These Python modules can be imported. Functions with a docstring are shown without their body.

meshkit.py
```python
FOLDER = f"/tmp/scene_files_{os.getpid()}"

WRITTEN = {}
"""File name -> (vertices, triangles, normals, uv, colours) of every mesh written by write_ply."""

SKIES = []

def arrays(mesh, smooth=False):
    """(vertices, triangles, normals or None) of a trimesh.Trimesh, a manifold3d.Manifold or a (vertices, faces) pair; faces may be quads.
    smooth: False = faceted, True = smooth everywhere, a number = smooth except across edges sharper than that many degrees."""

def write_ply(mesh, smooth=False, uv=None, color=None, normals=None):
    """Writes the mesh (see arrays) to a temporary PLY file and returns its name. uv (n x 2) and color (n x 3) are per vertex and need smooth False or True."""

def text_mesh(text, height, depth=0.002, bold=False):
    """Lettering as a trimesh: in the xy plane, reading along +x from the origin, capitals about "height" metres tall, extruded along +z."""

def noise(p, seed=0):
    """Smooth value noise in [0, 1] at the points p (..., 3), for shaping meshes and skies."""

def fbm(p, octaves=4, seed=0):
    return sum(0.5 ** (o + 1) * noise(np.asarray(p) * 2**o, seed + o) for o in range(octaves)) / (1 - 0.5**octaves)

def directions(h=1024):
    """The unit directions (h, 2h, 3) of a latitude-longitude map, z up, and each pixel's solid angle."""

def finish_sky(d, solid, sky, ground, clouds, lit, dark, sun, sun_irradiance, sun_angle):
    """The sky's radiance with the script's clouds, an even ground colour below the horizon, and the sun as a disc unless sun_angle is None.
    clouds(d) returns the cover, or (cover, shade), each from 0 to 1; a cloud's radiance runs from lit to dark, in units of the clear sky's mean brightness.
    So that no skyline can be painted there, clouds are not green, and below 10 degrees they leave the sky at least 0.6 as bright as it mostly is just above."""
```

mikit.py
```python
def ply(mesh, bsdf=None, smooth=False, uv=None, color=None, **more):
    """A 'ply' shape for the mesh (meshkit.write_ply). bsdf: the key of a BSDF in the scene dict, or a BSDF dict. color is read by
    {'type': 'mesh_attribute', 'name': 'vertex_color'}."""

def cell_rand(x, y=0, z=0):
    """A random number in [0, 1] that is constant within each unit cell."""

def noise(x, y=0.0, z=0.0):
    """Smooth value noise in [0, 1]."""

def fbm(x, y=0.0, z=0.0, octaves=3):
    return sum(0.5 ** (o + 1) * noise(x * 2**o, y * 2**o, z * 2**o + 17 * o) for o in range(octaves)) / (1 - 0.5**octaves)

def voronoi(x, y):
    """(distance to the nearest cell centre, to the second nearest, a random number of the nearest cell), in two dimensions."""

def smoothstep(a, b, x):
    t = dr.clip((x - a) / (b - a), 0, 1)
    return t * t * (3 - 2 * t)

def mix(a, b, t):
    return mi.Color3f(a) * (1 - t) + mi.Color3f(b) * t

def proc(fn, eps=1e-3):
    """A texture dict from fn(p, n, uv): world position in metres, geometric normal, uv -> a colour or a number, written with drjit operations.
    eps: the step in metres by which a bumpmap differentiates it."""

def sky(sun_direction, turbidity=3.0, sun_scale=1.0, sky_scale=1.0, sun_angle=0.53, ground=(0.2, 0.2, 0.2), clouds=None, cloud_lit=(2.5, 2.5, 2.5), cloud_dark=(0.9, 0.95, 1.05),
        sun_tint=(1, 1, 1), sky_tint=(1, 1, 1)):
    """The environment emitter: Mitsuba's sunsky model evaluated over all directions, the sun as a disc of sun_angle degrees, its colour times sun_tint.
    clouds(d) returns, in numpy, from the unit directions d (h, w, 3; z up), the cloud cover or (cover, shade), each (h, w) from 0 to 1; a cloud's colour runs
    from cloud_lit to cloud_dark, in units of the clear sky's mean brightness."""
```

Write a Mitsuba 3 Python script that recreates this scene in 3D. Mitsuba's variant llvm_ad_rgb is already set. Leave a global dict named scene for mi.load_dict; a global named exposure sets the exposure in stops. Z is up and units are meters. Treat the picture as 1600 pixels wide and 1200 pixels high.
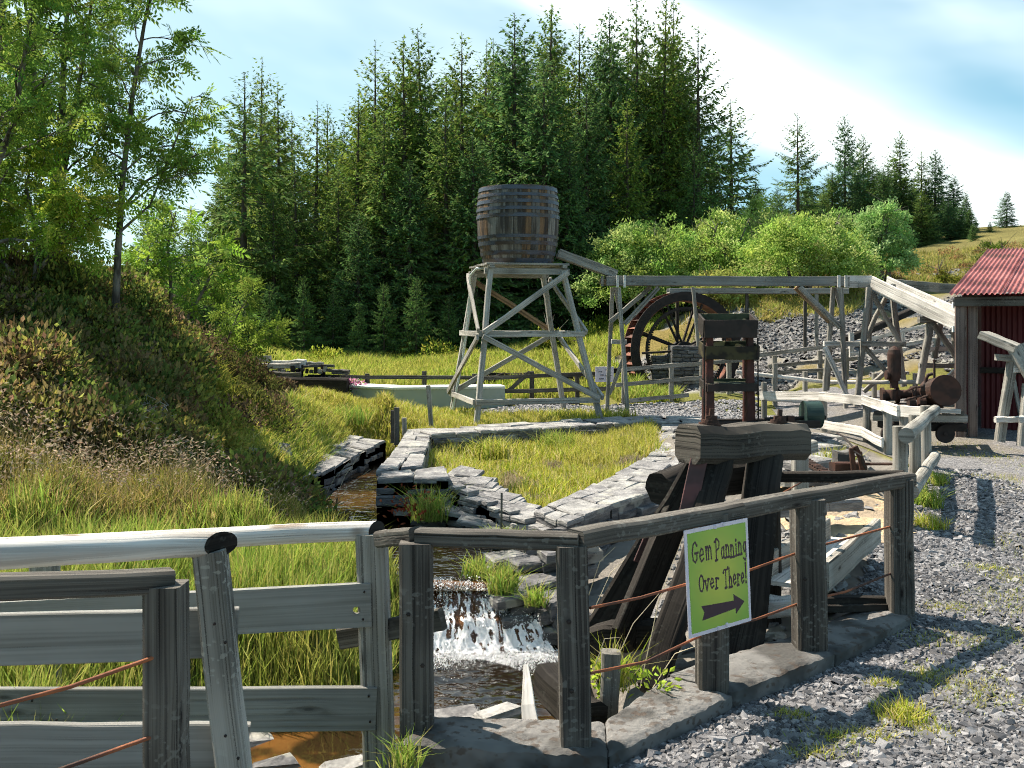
import math, random
import numpy as np, trimesh, shapely
from shapely.geometry import Polygon, LineString
from scipy.interpolate import RBFInterpolator
import mitsuba as mi, mikit, meshkit, drjit as dr
from mikit import noise, fbm, voronoi, cell_rand, smoothstep, mix, proc
T = mi.ScalarTransform4f
scene, labels = {}, {}
H, F = 2.0, 1600.0          # eye height above the kerb stones; metres of depth per metre across, in pixels of the photograph

# ------------------------------------------------------------------ camera, sky, sun, exposure
scene['camera'] = {'type': 'perspective', 'fov': math.degrees(2 * math.atan(0.5)), 'fov_axis': 'x', 'principal_point_offset_y': 100 / 1200.0,
                   'near_clip': 0.1, 'far_clip': 3000.0, 'to_world': T().look_at(origin=[0, 0, H], target=[0, 10, H], up=[0, 0, 1])}
SUN = (-0.56, 0.36, 0.95)

def clouds(d):
    az = np.degrees(np.arctan2(d[..., 0], d[..., 1])); el = np.degrees(np.arcsin(np.clip(d[..., 2], -1, 1)))
    q = np.stack([d[..., 0] * 3.2 - d[..., 2] * 4.0, d[..., 1] * 3.0, d[..., 2] * 9.0 + d[..., 0] * 3.0], -1)
    n1, n2 = meshkit.fbm(q, 5, 3), meshkit.fbm(q * 2.7 + 5, 4, 8)
    u = el - (19.5 - 0.52 * az)                      # a long streak crossing the sky and going on to both sides
    band = np.exp(-((u + 3.0 * (n1 - .5)) / 2.3) ** 2) * (0.35 + 1.1 * n2)
    band2 = np.exp(-((u - 8.5) / 1.8) ** 2) * n2 * 0.6
    wisps = np.clip((n1 - 0.42) * 1.6, 0, 1) * 0.5 + .07
    veil = 0.34 * np.exp(-((az + 34) / 34.0) ** 2) * np.exp(-((el - 22) / 34.0) ** 2)
    return np.clip(band * 1.25 + band2 + wisps + veil, 0, 1) * np.clip(el / 2.0, 0, 1)
scene['sky'] = mikit.sky(SUN, turbidity=3.2, sun_scale=1.55, sky_scale=0.58, clouds=clouds, cloud_lit=(3.7, 4.1, 4.1), cloud_dark=(1.5, 1.6, 1.6), sky_tint=(1.10, 1.66, 1.42), sun_tint=(0.95, 1.0, 1.09))
exposure = 2.25

# ------------------------------------------------------------------ helpers
def W(px, py, y):                                   # the point at depth y that stands at that pixel of the photograph
    return np.array([(px - 800) / F * y, y, H - (py - 500) / F * y])
def GX(px, y): return (px - 800) / F * y
def V(*a): return np.array(a, float)
def unit(a):
    a = np.asarray(a, float); return a / (np.linalg.norm(a, axis=-1, keepdims=True) + 1e-12)
def rng(seed): return np.random.default_rng(seed)

def new(name, parent=None):
    base = f'{parent}__{name}' if parent else name
    key, k = base, 0
    while key in scene or key in labels or key in USED:
        k += 1; key = f'{base}_{k:03d}'
    USED.add(key)
    return key
USED = set()
COUNT = {}
def newfast(name, parent):                          # numbered piece of a holder
    base = f'{parent}__{name}'; k = COUNT.get(base, 0); COUNT[base] = k + 1
    return base if k == 0 else f'{base}_{k:03d}'

def thing(name, label, cat, group=None):
    k = new(name); labels[k] = {'label': label, 'category': cat}
    if group: labels[k]['group'] = group
    return k
def struct(key): labels[key] = {'kind': 'structure'}
def stuff(key, label, cat): labels[key] = {'label': label, 'category': cat, 'kind': 'stuff'}
def lab(key, label): labels[key] = {'label': label}

class MB:
    def __init__(s): s.v, s.f, s.uv, s.c, s.n = [], [], [], [], 0
    def add(s, v, f, uv=None, c=None):
        v = np.asarray(v, float); f = np.asarray(f, int)
        if f.shape[1] == 4: f = np.vstack([f[:, [0, 1, 2]], f[:, [0, 2, 3]]])
        s.v.append(v); s.f.append(f + s.n); s.n += len(v)
        s.uv.append(np.zeros((len(v), 2)) if uv is None else np.asarray(uv, float))
        if c is not None: s.c.append(np.broadcast_to(np.asarray(c, float), (len(v), 3)))
        return s
    def arrays(s): return np.vstack(s.v), np.vstack(s.f)
    def ply(s, bsdf, smooth=False):
        v, f = s.arrays()
        return mikit.ply((v, f), bsdf, smooth, uv=np.vstack(s.uv), color=np.vstack(s.c) if s.c else None)
    def put(s, name, bsdf, parent=None, smooth=False, label=None):
        k = newfast(name, parent) if parent else new(name)
        scene[k] = s.ply(bsdf, smooth)
        if label: lab(k, label)
        return k
    # a squared timber from p0 to p1: chamfered, slightly warped
    def beam(s, p0, p1, w, h, up=(0, 0, 1), n=3, wob=0.0028, ch=0.12, w1=None, h1=None, seed=None):
        p0, p1 = np.asarray(p0, float), np.asarray(p1, float)
        r = rng(abs(hash((round(p0[0], 3), round(p1[1], 3), round(p1[2], 3)))) % 2**31 if seed is None else seed)
        L = np.linalg.norm(p1 - p0); t = (p1 - p0) / L
        up = np.asarray(up, float)
        if abs(t @ unit(up)) > 0.95: up = V(0, 1, 0) if abs(t[1]) < 0.9 else V(1, 0, 0)
        a = -unit(np.cross(t, up)); b = np.cross(t, a)
        w1 = w if w1 is None else w1; h1 = h if h1 is None else h1
        c = ch * min(w, h)
        off, offv = r.random() * 50, r.random() * 50
        rings, uvs = [], []
        for k in range(n + 1):
            q = k / n; ww, hh = (w + (w1 - w) * q) / 2, (h + (h1 - h) * q) / 2
            o = r.normal(0, wob, 2) if 0 < k < n else r.normal(0, wob * .5, 2)
            ring = [(-ww + c, -hh), (ww - c, -hh), (ww, -hh + c), (ww, hh - c), (ww - c, hh), (-ww + c, hh), (-ww, hh - c), (-ww, -hh + c)]
            per = [0, w - 2 * c, w, w + h, w + h, 2 * w + h, 2 * w + h, 2 * w + 2 * h]
            for (x, y), pv in zip(ring, per):
                rings.append(p0 + t * L * q + a * (x + o[0] + r.normal(0, wob * .35)) + b * (y + o[1] + r.normal(0, wob * .35))); uvs.append((off + L * q, offv + pv))
        i = np.arange(n)[:, None] * 8; j = np.arange(8)
        quads = np.stack([i + j, i + (j + 1) % 8, i + 8 + (j + 1) % 8, i + 8 + j], -1).reshape(-1, 4)
        s.add(rings, quads, uvs)
        for k, flip in ((0, True), (n, False)):
            vs = rings[k * 8:k * 8 + 8]; fs = [[0, m, m + 1] for m in range(1, 7)]
            if flip: fs = [f[::-1] for f in fs]
            s.add(vs, fs, [(off + 7 + x * .8, offv + y * .8) for x, y in ring])
        return s
    def pole(s, pts, r, n=10, caps=True, ends=0.0, seed=1, wob=0.0, cut=None):
        pts = np.asarray(pts, float); r = np.broadcast_to(np.asarray(r, float), (len(pts),))
        tt = unit(np.gradient(pts, axis=0)); rr = rng(seed); off, offv = rr.random() * 40, rr.random() * 40
        a = unit(np.cross(tt[0], (0, 0, 1) if abs(tt[0][2]) < .9 else (1, 0, 0)))
        ang = np.arange(n) * 2 * np.pi / n; vs, uvs, d = [], [], 0
        for k, p in enumerate(pts):
            a = unit(a - tt[k] * (a @ tt[k])); b = np.cross(tt[k], a)
            if k: d += np.linalg.norm(pts[k] - pts[k - 1])
            rad = r[k] * (1 + (rr.normal(0, wob, n) if wob else 0))
            vs.append(p + (np.cos(ang) * rad)[:, None] * a + (np.sin(ang) * rad)[:, None] * b)
            uvs.append(np.stack([np.full(n, off + d), offv + np.abs(np.arange(n) - n / 2) * 2 * np.pi * r[k] / n], 1))
        if cut is not None: rel = vs[-1] - pts[-1]; vs[-1] = vs[-1] - ((rel @ cut) / (tt[-1] @ cut))[:, None] * tt[-1]; s.end = vs[-1]
        i = np.arange(len(pts) - 1)[:, None] * n; j = np.arange(n)
        q = np.stack([i + j, i + (j + 1) % n, i + n + (j + 1) % n, i + n + j], -1).reshape(-1, 4)
        s.add(np.vstack(vs), q, np.vstack(uvs))
        if caps:
            for k, flip in ((0, True), (-1, False)):
                c = np.vstack([vs[k], pts[k][None]]); fs = np.stack([j, (j + 1) % n, np.full(n, n)], 1)
                s.add(c, fs[:, ::-1] if flip else fs, np.vstack([np.stack([np.cos(ang), np.sin(ang)], 1) * .04, [[0, 0]]]) + off)
        return s
    def lathe(s, base, axis, prof, n=24):           # prof: (distance along axis, radius)
        base, t = np.asarray(base, float), unit(axis)
        a = unit(np.cross(t, (0, 0, 1) if abs(t[2]) < .9 else (1, 0, 0))); b = np.cross(t, a)
        ang = np.arange(n) * 2 * np.pi / n
        for (d0, r0), (d1, r1) in zip(prof[:-1], prof[1:]):
            ring = lambda d, r: base + t * d + (np.cos(ang) * r)[:, None] * a + (np.sin(ang) * r)[:, None] * b
            j = np.arange(n)
            s.add(np.vstack([ring(d0, r0), ring(d1, r1)]), np.stack([j, (j + 1) % n, n + (j + 1) % n, n + j], -1), np.vstack([np.stack([ang * r0, np.full(n, d0)], 1), np.stack([ang * r1, np.full(n, d1)], 1)]))
        return s
    def box(s, c, sx, sy, sz, yaw=0.0):             # chamfered upright box by centre
        c = np.asarray(c, float); d = V(math.cos(yaw), math.sin(yaw), 0)
        return s.beam(c - d * sx / 2, c + d * sx / 2, sy, sz, n=1, wob=0, ch=.06)
    def slab(s, quad, thick, r, inset=0.02, zj=0.01):  # a flat stone: four top corners, thickness below, worn edges
        q = np.asarray(quad, float); c = q.mean(0); up = unit(np.cross(q[1] - q[0], q[3] - q[0]))
        if up[2] < 0 and abs(up[2]) > .3: q = q[::-1]; up = -up
        q = q + up * r.normal(0, zj, (4, 1))
        mid = c + (q - c) * (1 + r.normal(0, .02, (4, 1)))
        top = mid + (c - mid) / (np.linalg.norm(c - mid, axis=1, keepdims=True) + 1e-9) * inset + up * .006
        bot = mid - up * thick; m2 = mid - up * (thick * .18)
        v = np.vstack([bot, m2, top])
        f = [[8, 9, 10, 11]] + [[a * 4 + k, a * 4 + (k + 1) % 4, a * 4 + 4 + (k + 1) % 4, a * 4 + 4 + k] for a in (0, 1) for k in range(4)]
        return s.add(v, f)

def quads4(P, D, S, fold=0.0, c=None):              # N diamonds: base point P, length vector D, half-width vector S
    n = len(P); N = np.cross(D, S); N = unit(N) * (np.linalg.norm(S, axis=1, keepdims=True) * fold)
    v = np.stack([P, P + D * .45 + S + N, P + D, P + D * .45 - S + N], 1).reshape(-1, 3)
    i = np.arange(n)[:, None] * 4
    f = np.concatenate([i + [[0, 1, 2]], i + [[0, 2, 3]]])
    return v, f, (None if c is None else np.repeat(c, 4, 0))

def blades(P, h, lean, width, col, r, curl=.5):     # N grass blades of three triangles
    n = len(P); az = r.random(n) * 2 * np.pi; side = np.stack([np.cos(az), np.sin(az), np.zeros(n)], 1)
    la = r.random(n) * 2 * np.pi; L = np.stack([np.cos(la), np.sin(la), np.zeros(n)], 1) * (lean * np.abs(r.normal(0, 1, n)))[:, None] * h[:, None]
    w = side * (width if np.ndim(width) == 0 else width[:, None])
    Z = np.stack([np.zeros(n), np.zeros(n), h], 1)
    a, b = P - w, P + w; m = P + Z * .55 + L * (1 - curl); c, d = m - w * .75, m + w * .75; e = P + Z * (1 - .12 * curl) + L * 1.25
    v = np.stack([a, b, d, c, e], 1).reshape(-1, 3); i = np.arange(n)[:, None] * 5
    f = np.concatenate([i + [[0, 1, 2]], i + [[0, 2, 3]], i + [[3, 2, 4]]])
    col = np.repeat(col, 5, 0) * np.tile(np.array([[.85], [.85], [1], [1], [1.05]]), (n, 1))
    return v, f, col
def palette(r, n, cols, jit=.15):
    cols = np.asarray(cols); c = cols[r.integers(0, len(cols), n)] * (1 + r.normal(0, jit, (n, 1)))
    return np.clip(c * (1 + r.normal(0, jit * .3, (n, 3))), .004, .9)
def inside(poly, x, y): return shapely.contains_xy(poly, x, y)
def scatter(poly, n, r):
    x0, y0, x1, y1 = poly.bounds; out = np.zeros((0, 2))
    while len(out) < n:
        p = np.stack([r.uniform(x0, x1, 3 * n), r.uniform(y0, y1, 3 * n)], 1); out = np.vstack([out, p[inside(poly, p[:, 0], p[:, 1])]])
    return out[:n]

# ------------------------------------------------------------------ materials
def principled(col, rough=.8, bump=None, scale=1.0, spec=.3, two=False, **k):
    b = {'type': 'principled', 'base_color': col if isinstance(col, dict) else {'type': 'rgb', 'value': list(col)}, 'roughness': rough, 'specular': spec, **k}
    if bump is not None: b = {'type': 'bumpmap', 'arbitrary': bump, 'scale': scale, 'bsdf': b}
    return {'type': 'twosided', 'bsdf': b} if two else b
VC = {'type': 'mesh_attribute', 'name': 'vertex_color'}

def wood(light, dark, lichen=None, fine=1.0, crk=1.0, flaky=False):
    def tone(p, n, uv):
        kd, k2, kr = voronoi(uv.x * 1.5, uv.y * 5.0); kd = kd + (1 - smoothstep(.72, .76, kr)) * 3     # knots, in some of the cells
        vv = uv.y * 75 * fine + 1.2 * noise(uv.x * 1.1, uv.y * 6, 2.0) + 5 * dr.exp(-dr.square(kd * 6)) * fine
        g = fbm(uv.x * .8, vv, 1.0, 3); s = noise(uv.x * 3.0, uv.y * 300 * fine, 4.0)
        crack = smoothstep(.80, .9, noise(uv.x * .7 + 9, uv.y * 130 * fine, 7.0))
        blot = fbm(p.x * 3.1, p.y * 3.1, p.z * 3.1, 2)
        return g, s, crack, blot, kd
    def col(p, n, uv):
        g, s, crack, blot, kd = tone(p, n, uv)
        line = noise(uv.x * .6, uv.y * 22 * fine + 1.6 * noise(uv.x * 1.4, uv.y * 3, 5.0) + 3 * dr.exp(-dr.square(kd * 5)), 11.0)
        c = mix(dark, light, smoothstep(.22, .74, .45 * g + .22 * s + .3 * blot + .25 * (line - .4)))
        c = mix(c, mi.Color3f(dark) * .6, (1 - smoothstep(.03, .10, kd)) * .85 + (.5 + .5 * dr.sin(kd * 95)) * (1 - smoothstep(.06, .22, kd)) * .25)
        c = mix(c, mi.Color3f(dark) * .45, crack * .75 * crk)
        st = smoothstep(.5, .8, fbm(p.x * 1.7 + 8, p.y * 1.7, p.z * 1.2, 3)); c = c * (1 - .35 * st)                    # old water stains
        if lichen is not None:
            l = (smoothstep(.60, .68, fbm(p.x * 48.0, p.y * 48.0, p.z * 48.0, 2)) if not flaky else smoothstep(.52, .60, fbm(uv.x * 3.0, uv.y * 26, 5.0, 4))) * smoothstep(.42, .6, fbm(p.x * 5, p.y * 5, p.z * 5, 2)); c = mix(c, lichen, l * (.85 if flaky else .38))
        return c
    def bump(p, n, uv):
        g, s, crack, blot, kd = tone(p, n, uv)
        return (g * .5 + s * .3 - crack * .9) * .0025
    return principled(proc(col), .85, proc(bump, 2e-3), 1.0, .2)
scene['wood_grey'] = wood((.34, .33, .30), (.13, .125, .11), (.40, .41, .37))
scene['wood_pale'] = wood((.68, .67, .64), (.34, .33, .30))
scene['wood_sawn'] = wood((.25, .255, .245), (.15, .15, .14), None, .7, .35)
scene['wood_dark'] = wood((.125, .118, .105), (.03, .027, .025), (.2, .205, .19))
scene['wood_black'] = wood((.034, .030, .026), (.008, .007, .0065), (.055, .058, .05))
scene['wood_flaky'] = wood((.62, .61, .58), (.36, .34, .31), (.20, .15, .11), flaky=True)
scene['wood_light'] = wood((.44, .43, .40), (.22, .215, .195))
scene['wood_black_sunlit'] = wood((.10, .092, .08), (.022, .02, .018), (.15, .155, .14))  # black wood made lighter: sunlight on the cap beam put into its colour
scene['wood_warm'] = wood((.34, .24, .15), (.12, .075, .045))

def slate(light, dark, sc=1.0):
    def col(p, n, uv):
        a = fbm(p.x * 9 * sc, p.y * 9 * sc, p.z * 26 * sc, 3); b = noise(p.x * 60, p.y * 60, p.z * 120)
        c = mix(dark, light, smoothstep(.25, .75, a * .75 + b * .25))
        l = smoothstep(.6, .68, fbm(p.x * 5 + 3, p.y * 5, p.z * 5, 3))
        return mix(c, mi.Color3f(.40, .40, .35), l * .45)
    def bump(p, n, uv): return fbm(p.x * 22, p.y * 22, p.z * 90, 3) * .012
    return principled(proc(col), .75, proc(bump, 2e-3), 1.0, .35)
scene['slate_light'] = slate((.29, .29, .283), (.135, .135, .134))
scene['slate_mid'] = slate((.24, .24, .24), (.10, .10, .104))
scene['slate_dark'] = slate((.14, .14, .145), (.045, .047, .052))
scene['concrete'] = principled(proc(lambda p, n, uv: mix(mix((.145, .145, .142), (.06, .06, .058), smoothstep(.35, .65, fbm(p.x * 5, p.y * 5, p.z * 5, 3))), (.06, .045, .035), smoothstep(.56, .72, fbm(p.x * 26, p.y * 26, p.z * 26, 3)) * .7)), .9,
                               proc(lambda p, n, uv: fbm(p.x * 40, p.y * 40, p.z * 40, 3) * .012, 2e-3))
def rust(a, b, c=(.03, .02, .018)):
    return principled(proc(lambda p, n, uv: mix(mix(a, b, smoothstep(.3, .7, fbm(p.x * 9, p.y * 9, p.z * 9, 3))), c, smoothstep(.5, .75, fbm(p.x * 4 + 7, p.y * 4, p.z * 4, 2)) * .8)), .75,
                      proc(lambda p, n, uv: fbm(p.x * 55, p.y * 55, p.z * 55, 2) * .003, 2e-3), 1.0, .4)
scene['rust'] = rust((.06, .025, .016), (.028, .014, .010))
scene['rust_bright'] = rust((.28, .095, .04), (.15, .055, .03))
scene['rust_wheel'] = rust((.20, .075, .045), (.10, .042, .03))
scene['iron_black'] = rust((.022, .017, .015), (.012, .010, .009))
scene['rust_purple'] = rust((.11, .05, .05), (.06, .035, .035))
scene['red_wood'] = rust((.08, .026, .02), (.045, .015, .013))
scene['galvanised'] = principled(proc(lambda p, n, uv: mix((.36, .43, .39), (.27, .33, .30), fbm(p.x * 3, p.y * 3, p.z * 3, 3))), .5, metallic=.15)
scene['galvanised_lid'] = principled((.62, .68, .66), .5)
scene['green_paint'] = principled(proc(lambda p, n, uv: mix((.028, .06, .052), (.015, .03, .028), fbm(p.x * 8, p.y * 8, p.z * 8, 3))), .45)
scene['red_sheet'] = principled(proc(lambda p, n, uv: mix(mix((.33, .12, .11), (.16, .045, .042), smoothstep(.3, .7, fbm(p.x * 2.5, p.y * 2.5, p.z * 2.5, 4))), (.12, .05, .03), smoothstep(.58, .72, fbm(p.x * 6 + 3, p.y * 2, p.z * 6, 3)) * .7)), .55, two=True)
scene['red_wall'] = principled(proc(lambda p, n, uv: mix((.10, .017, .02), (.06, .011, .013), fbm(p.x * 3, p.y * 3, p.z * 1.5, 4))), .6, two=True)
scene['post_brown'] = wood((.21, .165, .145), (.10, .072, .065))
scene['bark'] = principled(proc(lambda p, n, uv: mix((.20, .18, .155), (.05, .042, .035), smoothstep(.3, .7, fbm(p.x * 14, p.y * 14, p.z * 4, 3)))), .9)
scene['bark_pale'] = principled(proc(lambda p, n, uv: mix((.26, .25, .23), (.08, .07, .065), smoothstep(.35, .65, fbm(p.x * 12, p.y * 12, p.z * 26, 3)))), .85)
scene['bark_conifer'] = principled((.075, .06, .048), .95)
leafy = lambda dt, ro=.55: {'type': 'principledthin', 'base_color': VC, 'roughness': ro, 'diff_trans': dt, 'eta': 1.12}
scene['needles'] = leafy(.9, .6)
scene['leaf'] = leafy(1.0, .5)
scene['grass_blade'] = leafy(.9, .5)
scene['twig'] = {'type': 'twosided', 'bsdf': {'type': 'diffuse', 'reflectance': VC}}
scene['earth'] = principled(VC, .95, proc(lambda p, n, uv: fbm(p.x * 18, p.y * 18, p.z * 18, 3) * .03, 3e-3), 1.0, .1)
def chipcol(p, n, uv):
    a, b, k = voronoi(p.x * 24, p.y * 24); a2, b2, k2 = voronoi(p.x * 55 + 7, p.y * 55)
    c = mix((.095, .096, .102), (.24, .24, .25), k * .7 + k2 * .3)
    c = mix(c, (.05, .05, .052), (1 - smoothstep(.02, .14, b - a)) * .8)
    return mix(c, (.15, .135, .10), smoothstep(.45, .68, fbm(p.x * 1.1, p.y * .8, 0, 4)) * .65)
def chipbump(p, n, uv):
    a, b, k = voronoi(p.x * 24, p.y * 24); return (dr.minimum(b - a, .25) * .9 + k * .4) * .02
scene['chippings'] = principled(proc(chipcol), .7, proc(chipbump, 2e-3), 1.0, .35)
for nm, a, b in (('chip_a', (.145, .147, .158), (.075, .076, .082)), ('chip_b', (.27, .272, .285), (.16, .162, .17)), ('chip_c', (.07, .072, .079), (.04, .041, .045))):
    scene[nm] = principled(proc(lambda p, n, uv, a=a, b=b: mix(a, b, fbm(p.x * 30, p.y * 30, p.z * 30, 2))), .6, None, 1, .4)
def ripple(s, amp):
    return proc(lambda p, n, uv: (fbm(p.x * 5.5 * s, p.y * 9 * s, 0, 3) + .35 * noise(p.x * 26 * s, p.y * 34 * s, 2)) * amp, 6e-3)
scene['water'] = principled(proc(lambda p, n, uv: mix((.010, .007, .004), (.05, .026, .009), smoothstep(.40, .70, fbm(p.x * 1.7 + 3, p.y * 1.7, 0, 3)))), .04, ripple(.8, .016), 1.0, .55)
scene['water_shallow'] = principled(proc(lambda p, n, uv: mix((.12, .055, .016), (.02, .012, .006), smoothstep(.35, .62, fbm(p.x * 4, p.y * 4, 0, 3)))), .05, ripple(.9, .006), 1.0, .5)
scene['water_glide'] = principled(proc(lambda p, n, uv: mix((.05, .022, .008), (.14, .06, .02), fbm(p.x * 9, p.y * 3, 0, 3))), .12, proc(lambda p, n, uv: fbm(p.x * 26, p.y * 5, p.z * 7, 3) * .03, 3e-3), 1.0, .6)
scene['foam'] = principled((.86, .88, .90), .35, None, 1, .5)
# ------------------------------------------------------------------ terrain
CP = [  # pixel x, pixel y, depth
 (450,1080,6.5),(450,950,7.6),(450,840,9.4),(200,1060,6.0),(200,950,7.0),(200,830,8.6),(0,1060,5.6),(0,840,8),(-300,830,7.5),(-300,1000,5.5),
 (0,700,9.5),(0,600,10.8),(0,520,12.0),(0,445,13.0),(150,700,10.2),(150,600,11.8),(150,525,13),(170,478,13.8),(300,760,10.5),(300,690,11.8),(300,620,13.4),(262,530,15.0),(330,570,16),
 (400,730,11.6),(400,655,14.2),(430,628,17),(480,745,11.8),(520,705,13.3),(470,655,16.3),(560,662,16.8),(610,660,17.6),(-300,600,9.5),(-300,420,12),(-300,380,16),
 (0,440,17),(200,490,20),(-200,420,25),(300,590,22),(450,608,21.5),(500,603,24),(600,592,25),(600,565,31),(520,575,29),(700,562,32),(800,592,24.5),(850,542,33),(950,522,34),(1000,512,35),(1000,600,23.5),(1100,612,23.2),
 (1050,575,26.8),(1066,642,24.4),(1025,634,24.6),(1105,640,24.4),(1180,600,24),(1150,482,30),(1240,600,23),(1300,588,24),(1300,520,27.5),(1330,452,32),(1200,472,31.5),(1400,500,29.5),(1480,500,27),(1450,560,23.5),(1480,622,20),(1400,640,19),
 (1340,444,34),(1400,420,42),(1480,396,47),(1600,374,47),(1750,362,45),(1600,430,38),(1500,440,36),(1900,420,35),(1680,480,27),
 (400,562,35),(600,552,38),(900,520,40),(1100,465,40),(1250,405,50),(1400,388,55),(300,545,38),(200,525,35),(500,525,55),(900,475,55),(1300,365,64),(1600,352,66)]
CX = [(1,3,-.1),(3,3,-.1),(6,4,-.1),(2,5,-.1),(4,6,-.1),(6,8,-.1),(4.5,9,-.1),(4.6,11,-.08),(6.5,12,-.05),(9,10,-.05),(9,16,0),(6.5,16,0),(12,13,0),(6,18.5,.05),(5,20,.08),(3,20.5,.1),(1,20.5,.1),(-1,20,.1),(2,22,.15),(-1,22,.15),(-3,21.3,.15),
 (.6,4.55,-.07),(1.35,5.2,-.07),(2.1,5.85,-.075),(2.95,6.7,-.08),(0,4.2,-.12),(-3,2,-.1),(-1,2.5,-.1),(0,1,-.1),(-6,2,0),(0,-8,0),(10,-5,0),(-10,-5,.6),(1.5,7,-.2),(2.4,7.6,-.05),(2.7,8.5,-.02),(3.2,10,0),(3.2,12,.1),(3.2,14,.2),(3.3,16,.3),(4.3,15,.15),(2.2,17.5,.15),(-2.2,5.0,-.35),(-.8,5.0,-.3),(-4,4.5,-.2),
 (0,18.8,.08),(-1.5,18.4,.1),(.5,16.8,-.14),(-.8,15.6,-.22),(2.0,17.8,.02),(1.3,17.2,-.06),(1.2,15,-.10),(0,14,-.2),(.4,12,-.18),(-.6,13.4,-.2),(1.6,12.6,-.15),(1.4,10.5,-.4),(-.45,11.05,-.6),(-.1,10.45,-.6),(.35,9.9,-.55),(-1.2,11.3,-.6),(-.7,11.2,-.6),(1.8,9,-.35),(.8,8.2,-.5),
 (-20,6,4.0),(-30,20,6),(-14,30,3),(-40,50,8),(-25,42,3.0),(0,75,6),(30,80,8),(45,45,7),(60,70,8),(30,20,1.5),(25,10,.3),(40,0,1),(-40,0,5),(0,-40,0),(40,-40,0),(-40,-40,5),
 (-70,150,13),(-62,160,14),(-85,150,13.4),(-110,140,13),(-60,110,6),(-40,120,7),(0,150,9),(70,150,9),(150,150,8),(-200,200,16),(0,350,12),(-300,350,20),(300,350,10),(300,0,4),(-300,0,10),(0,-300,2),(300,-300,2),(-300,-300,8),(-55,90,2)]
ctrl = np.array([W(*c) for c in CP] + [V(*c) for c in CX])
RBF = RBFInterpolator(ctrl[:, :2] / 10, ctrl[:, 2], kernel='linear', smoothing=2e-4, neighbors=60)

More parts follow.
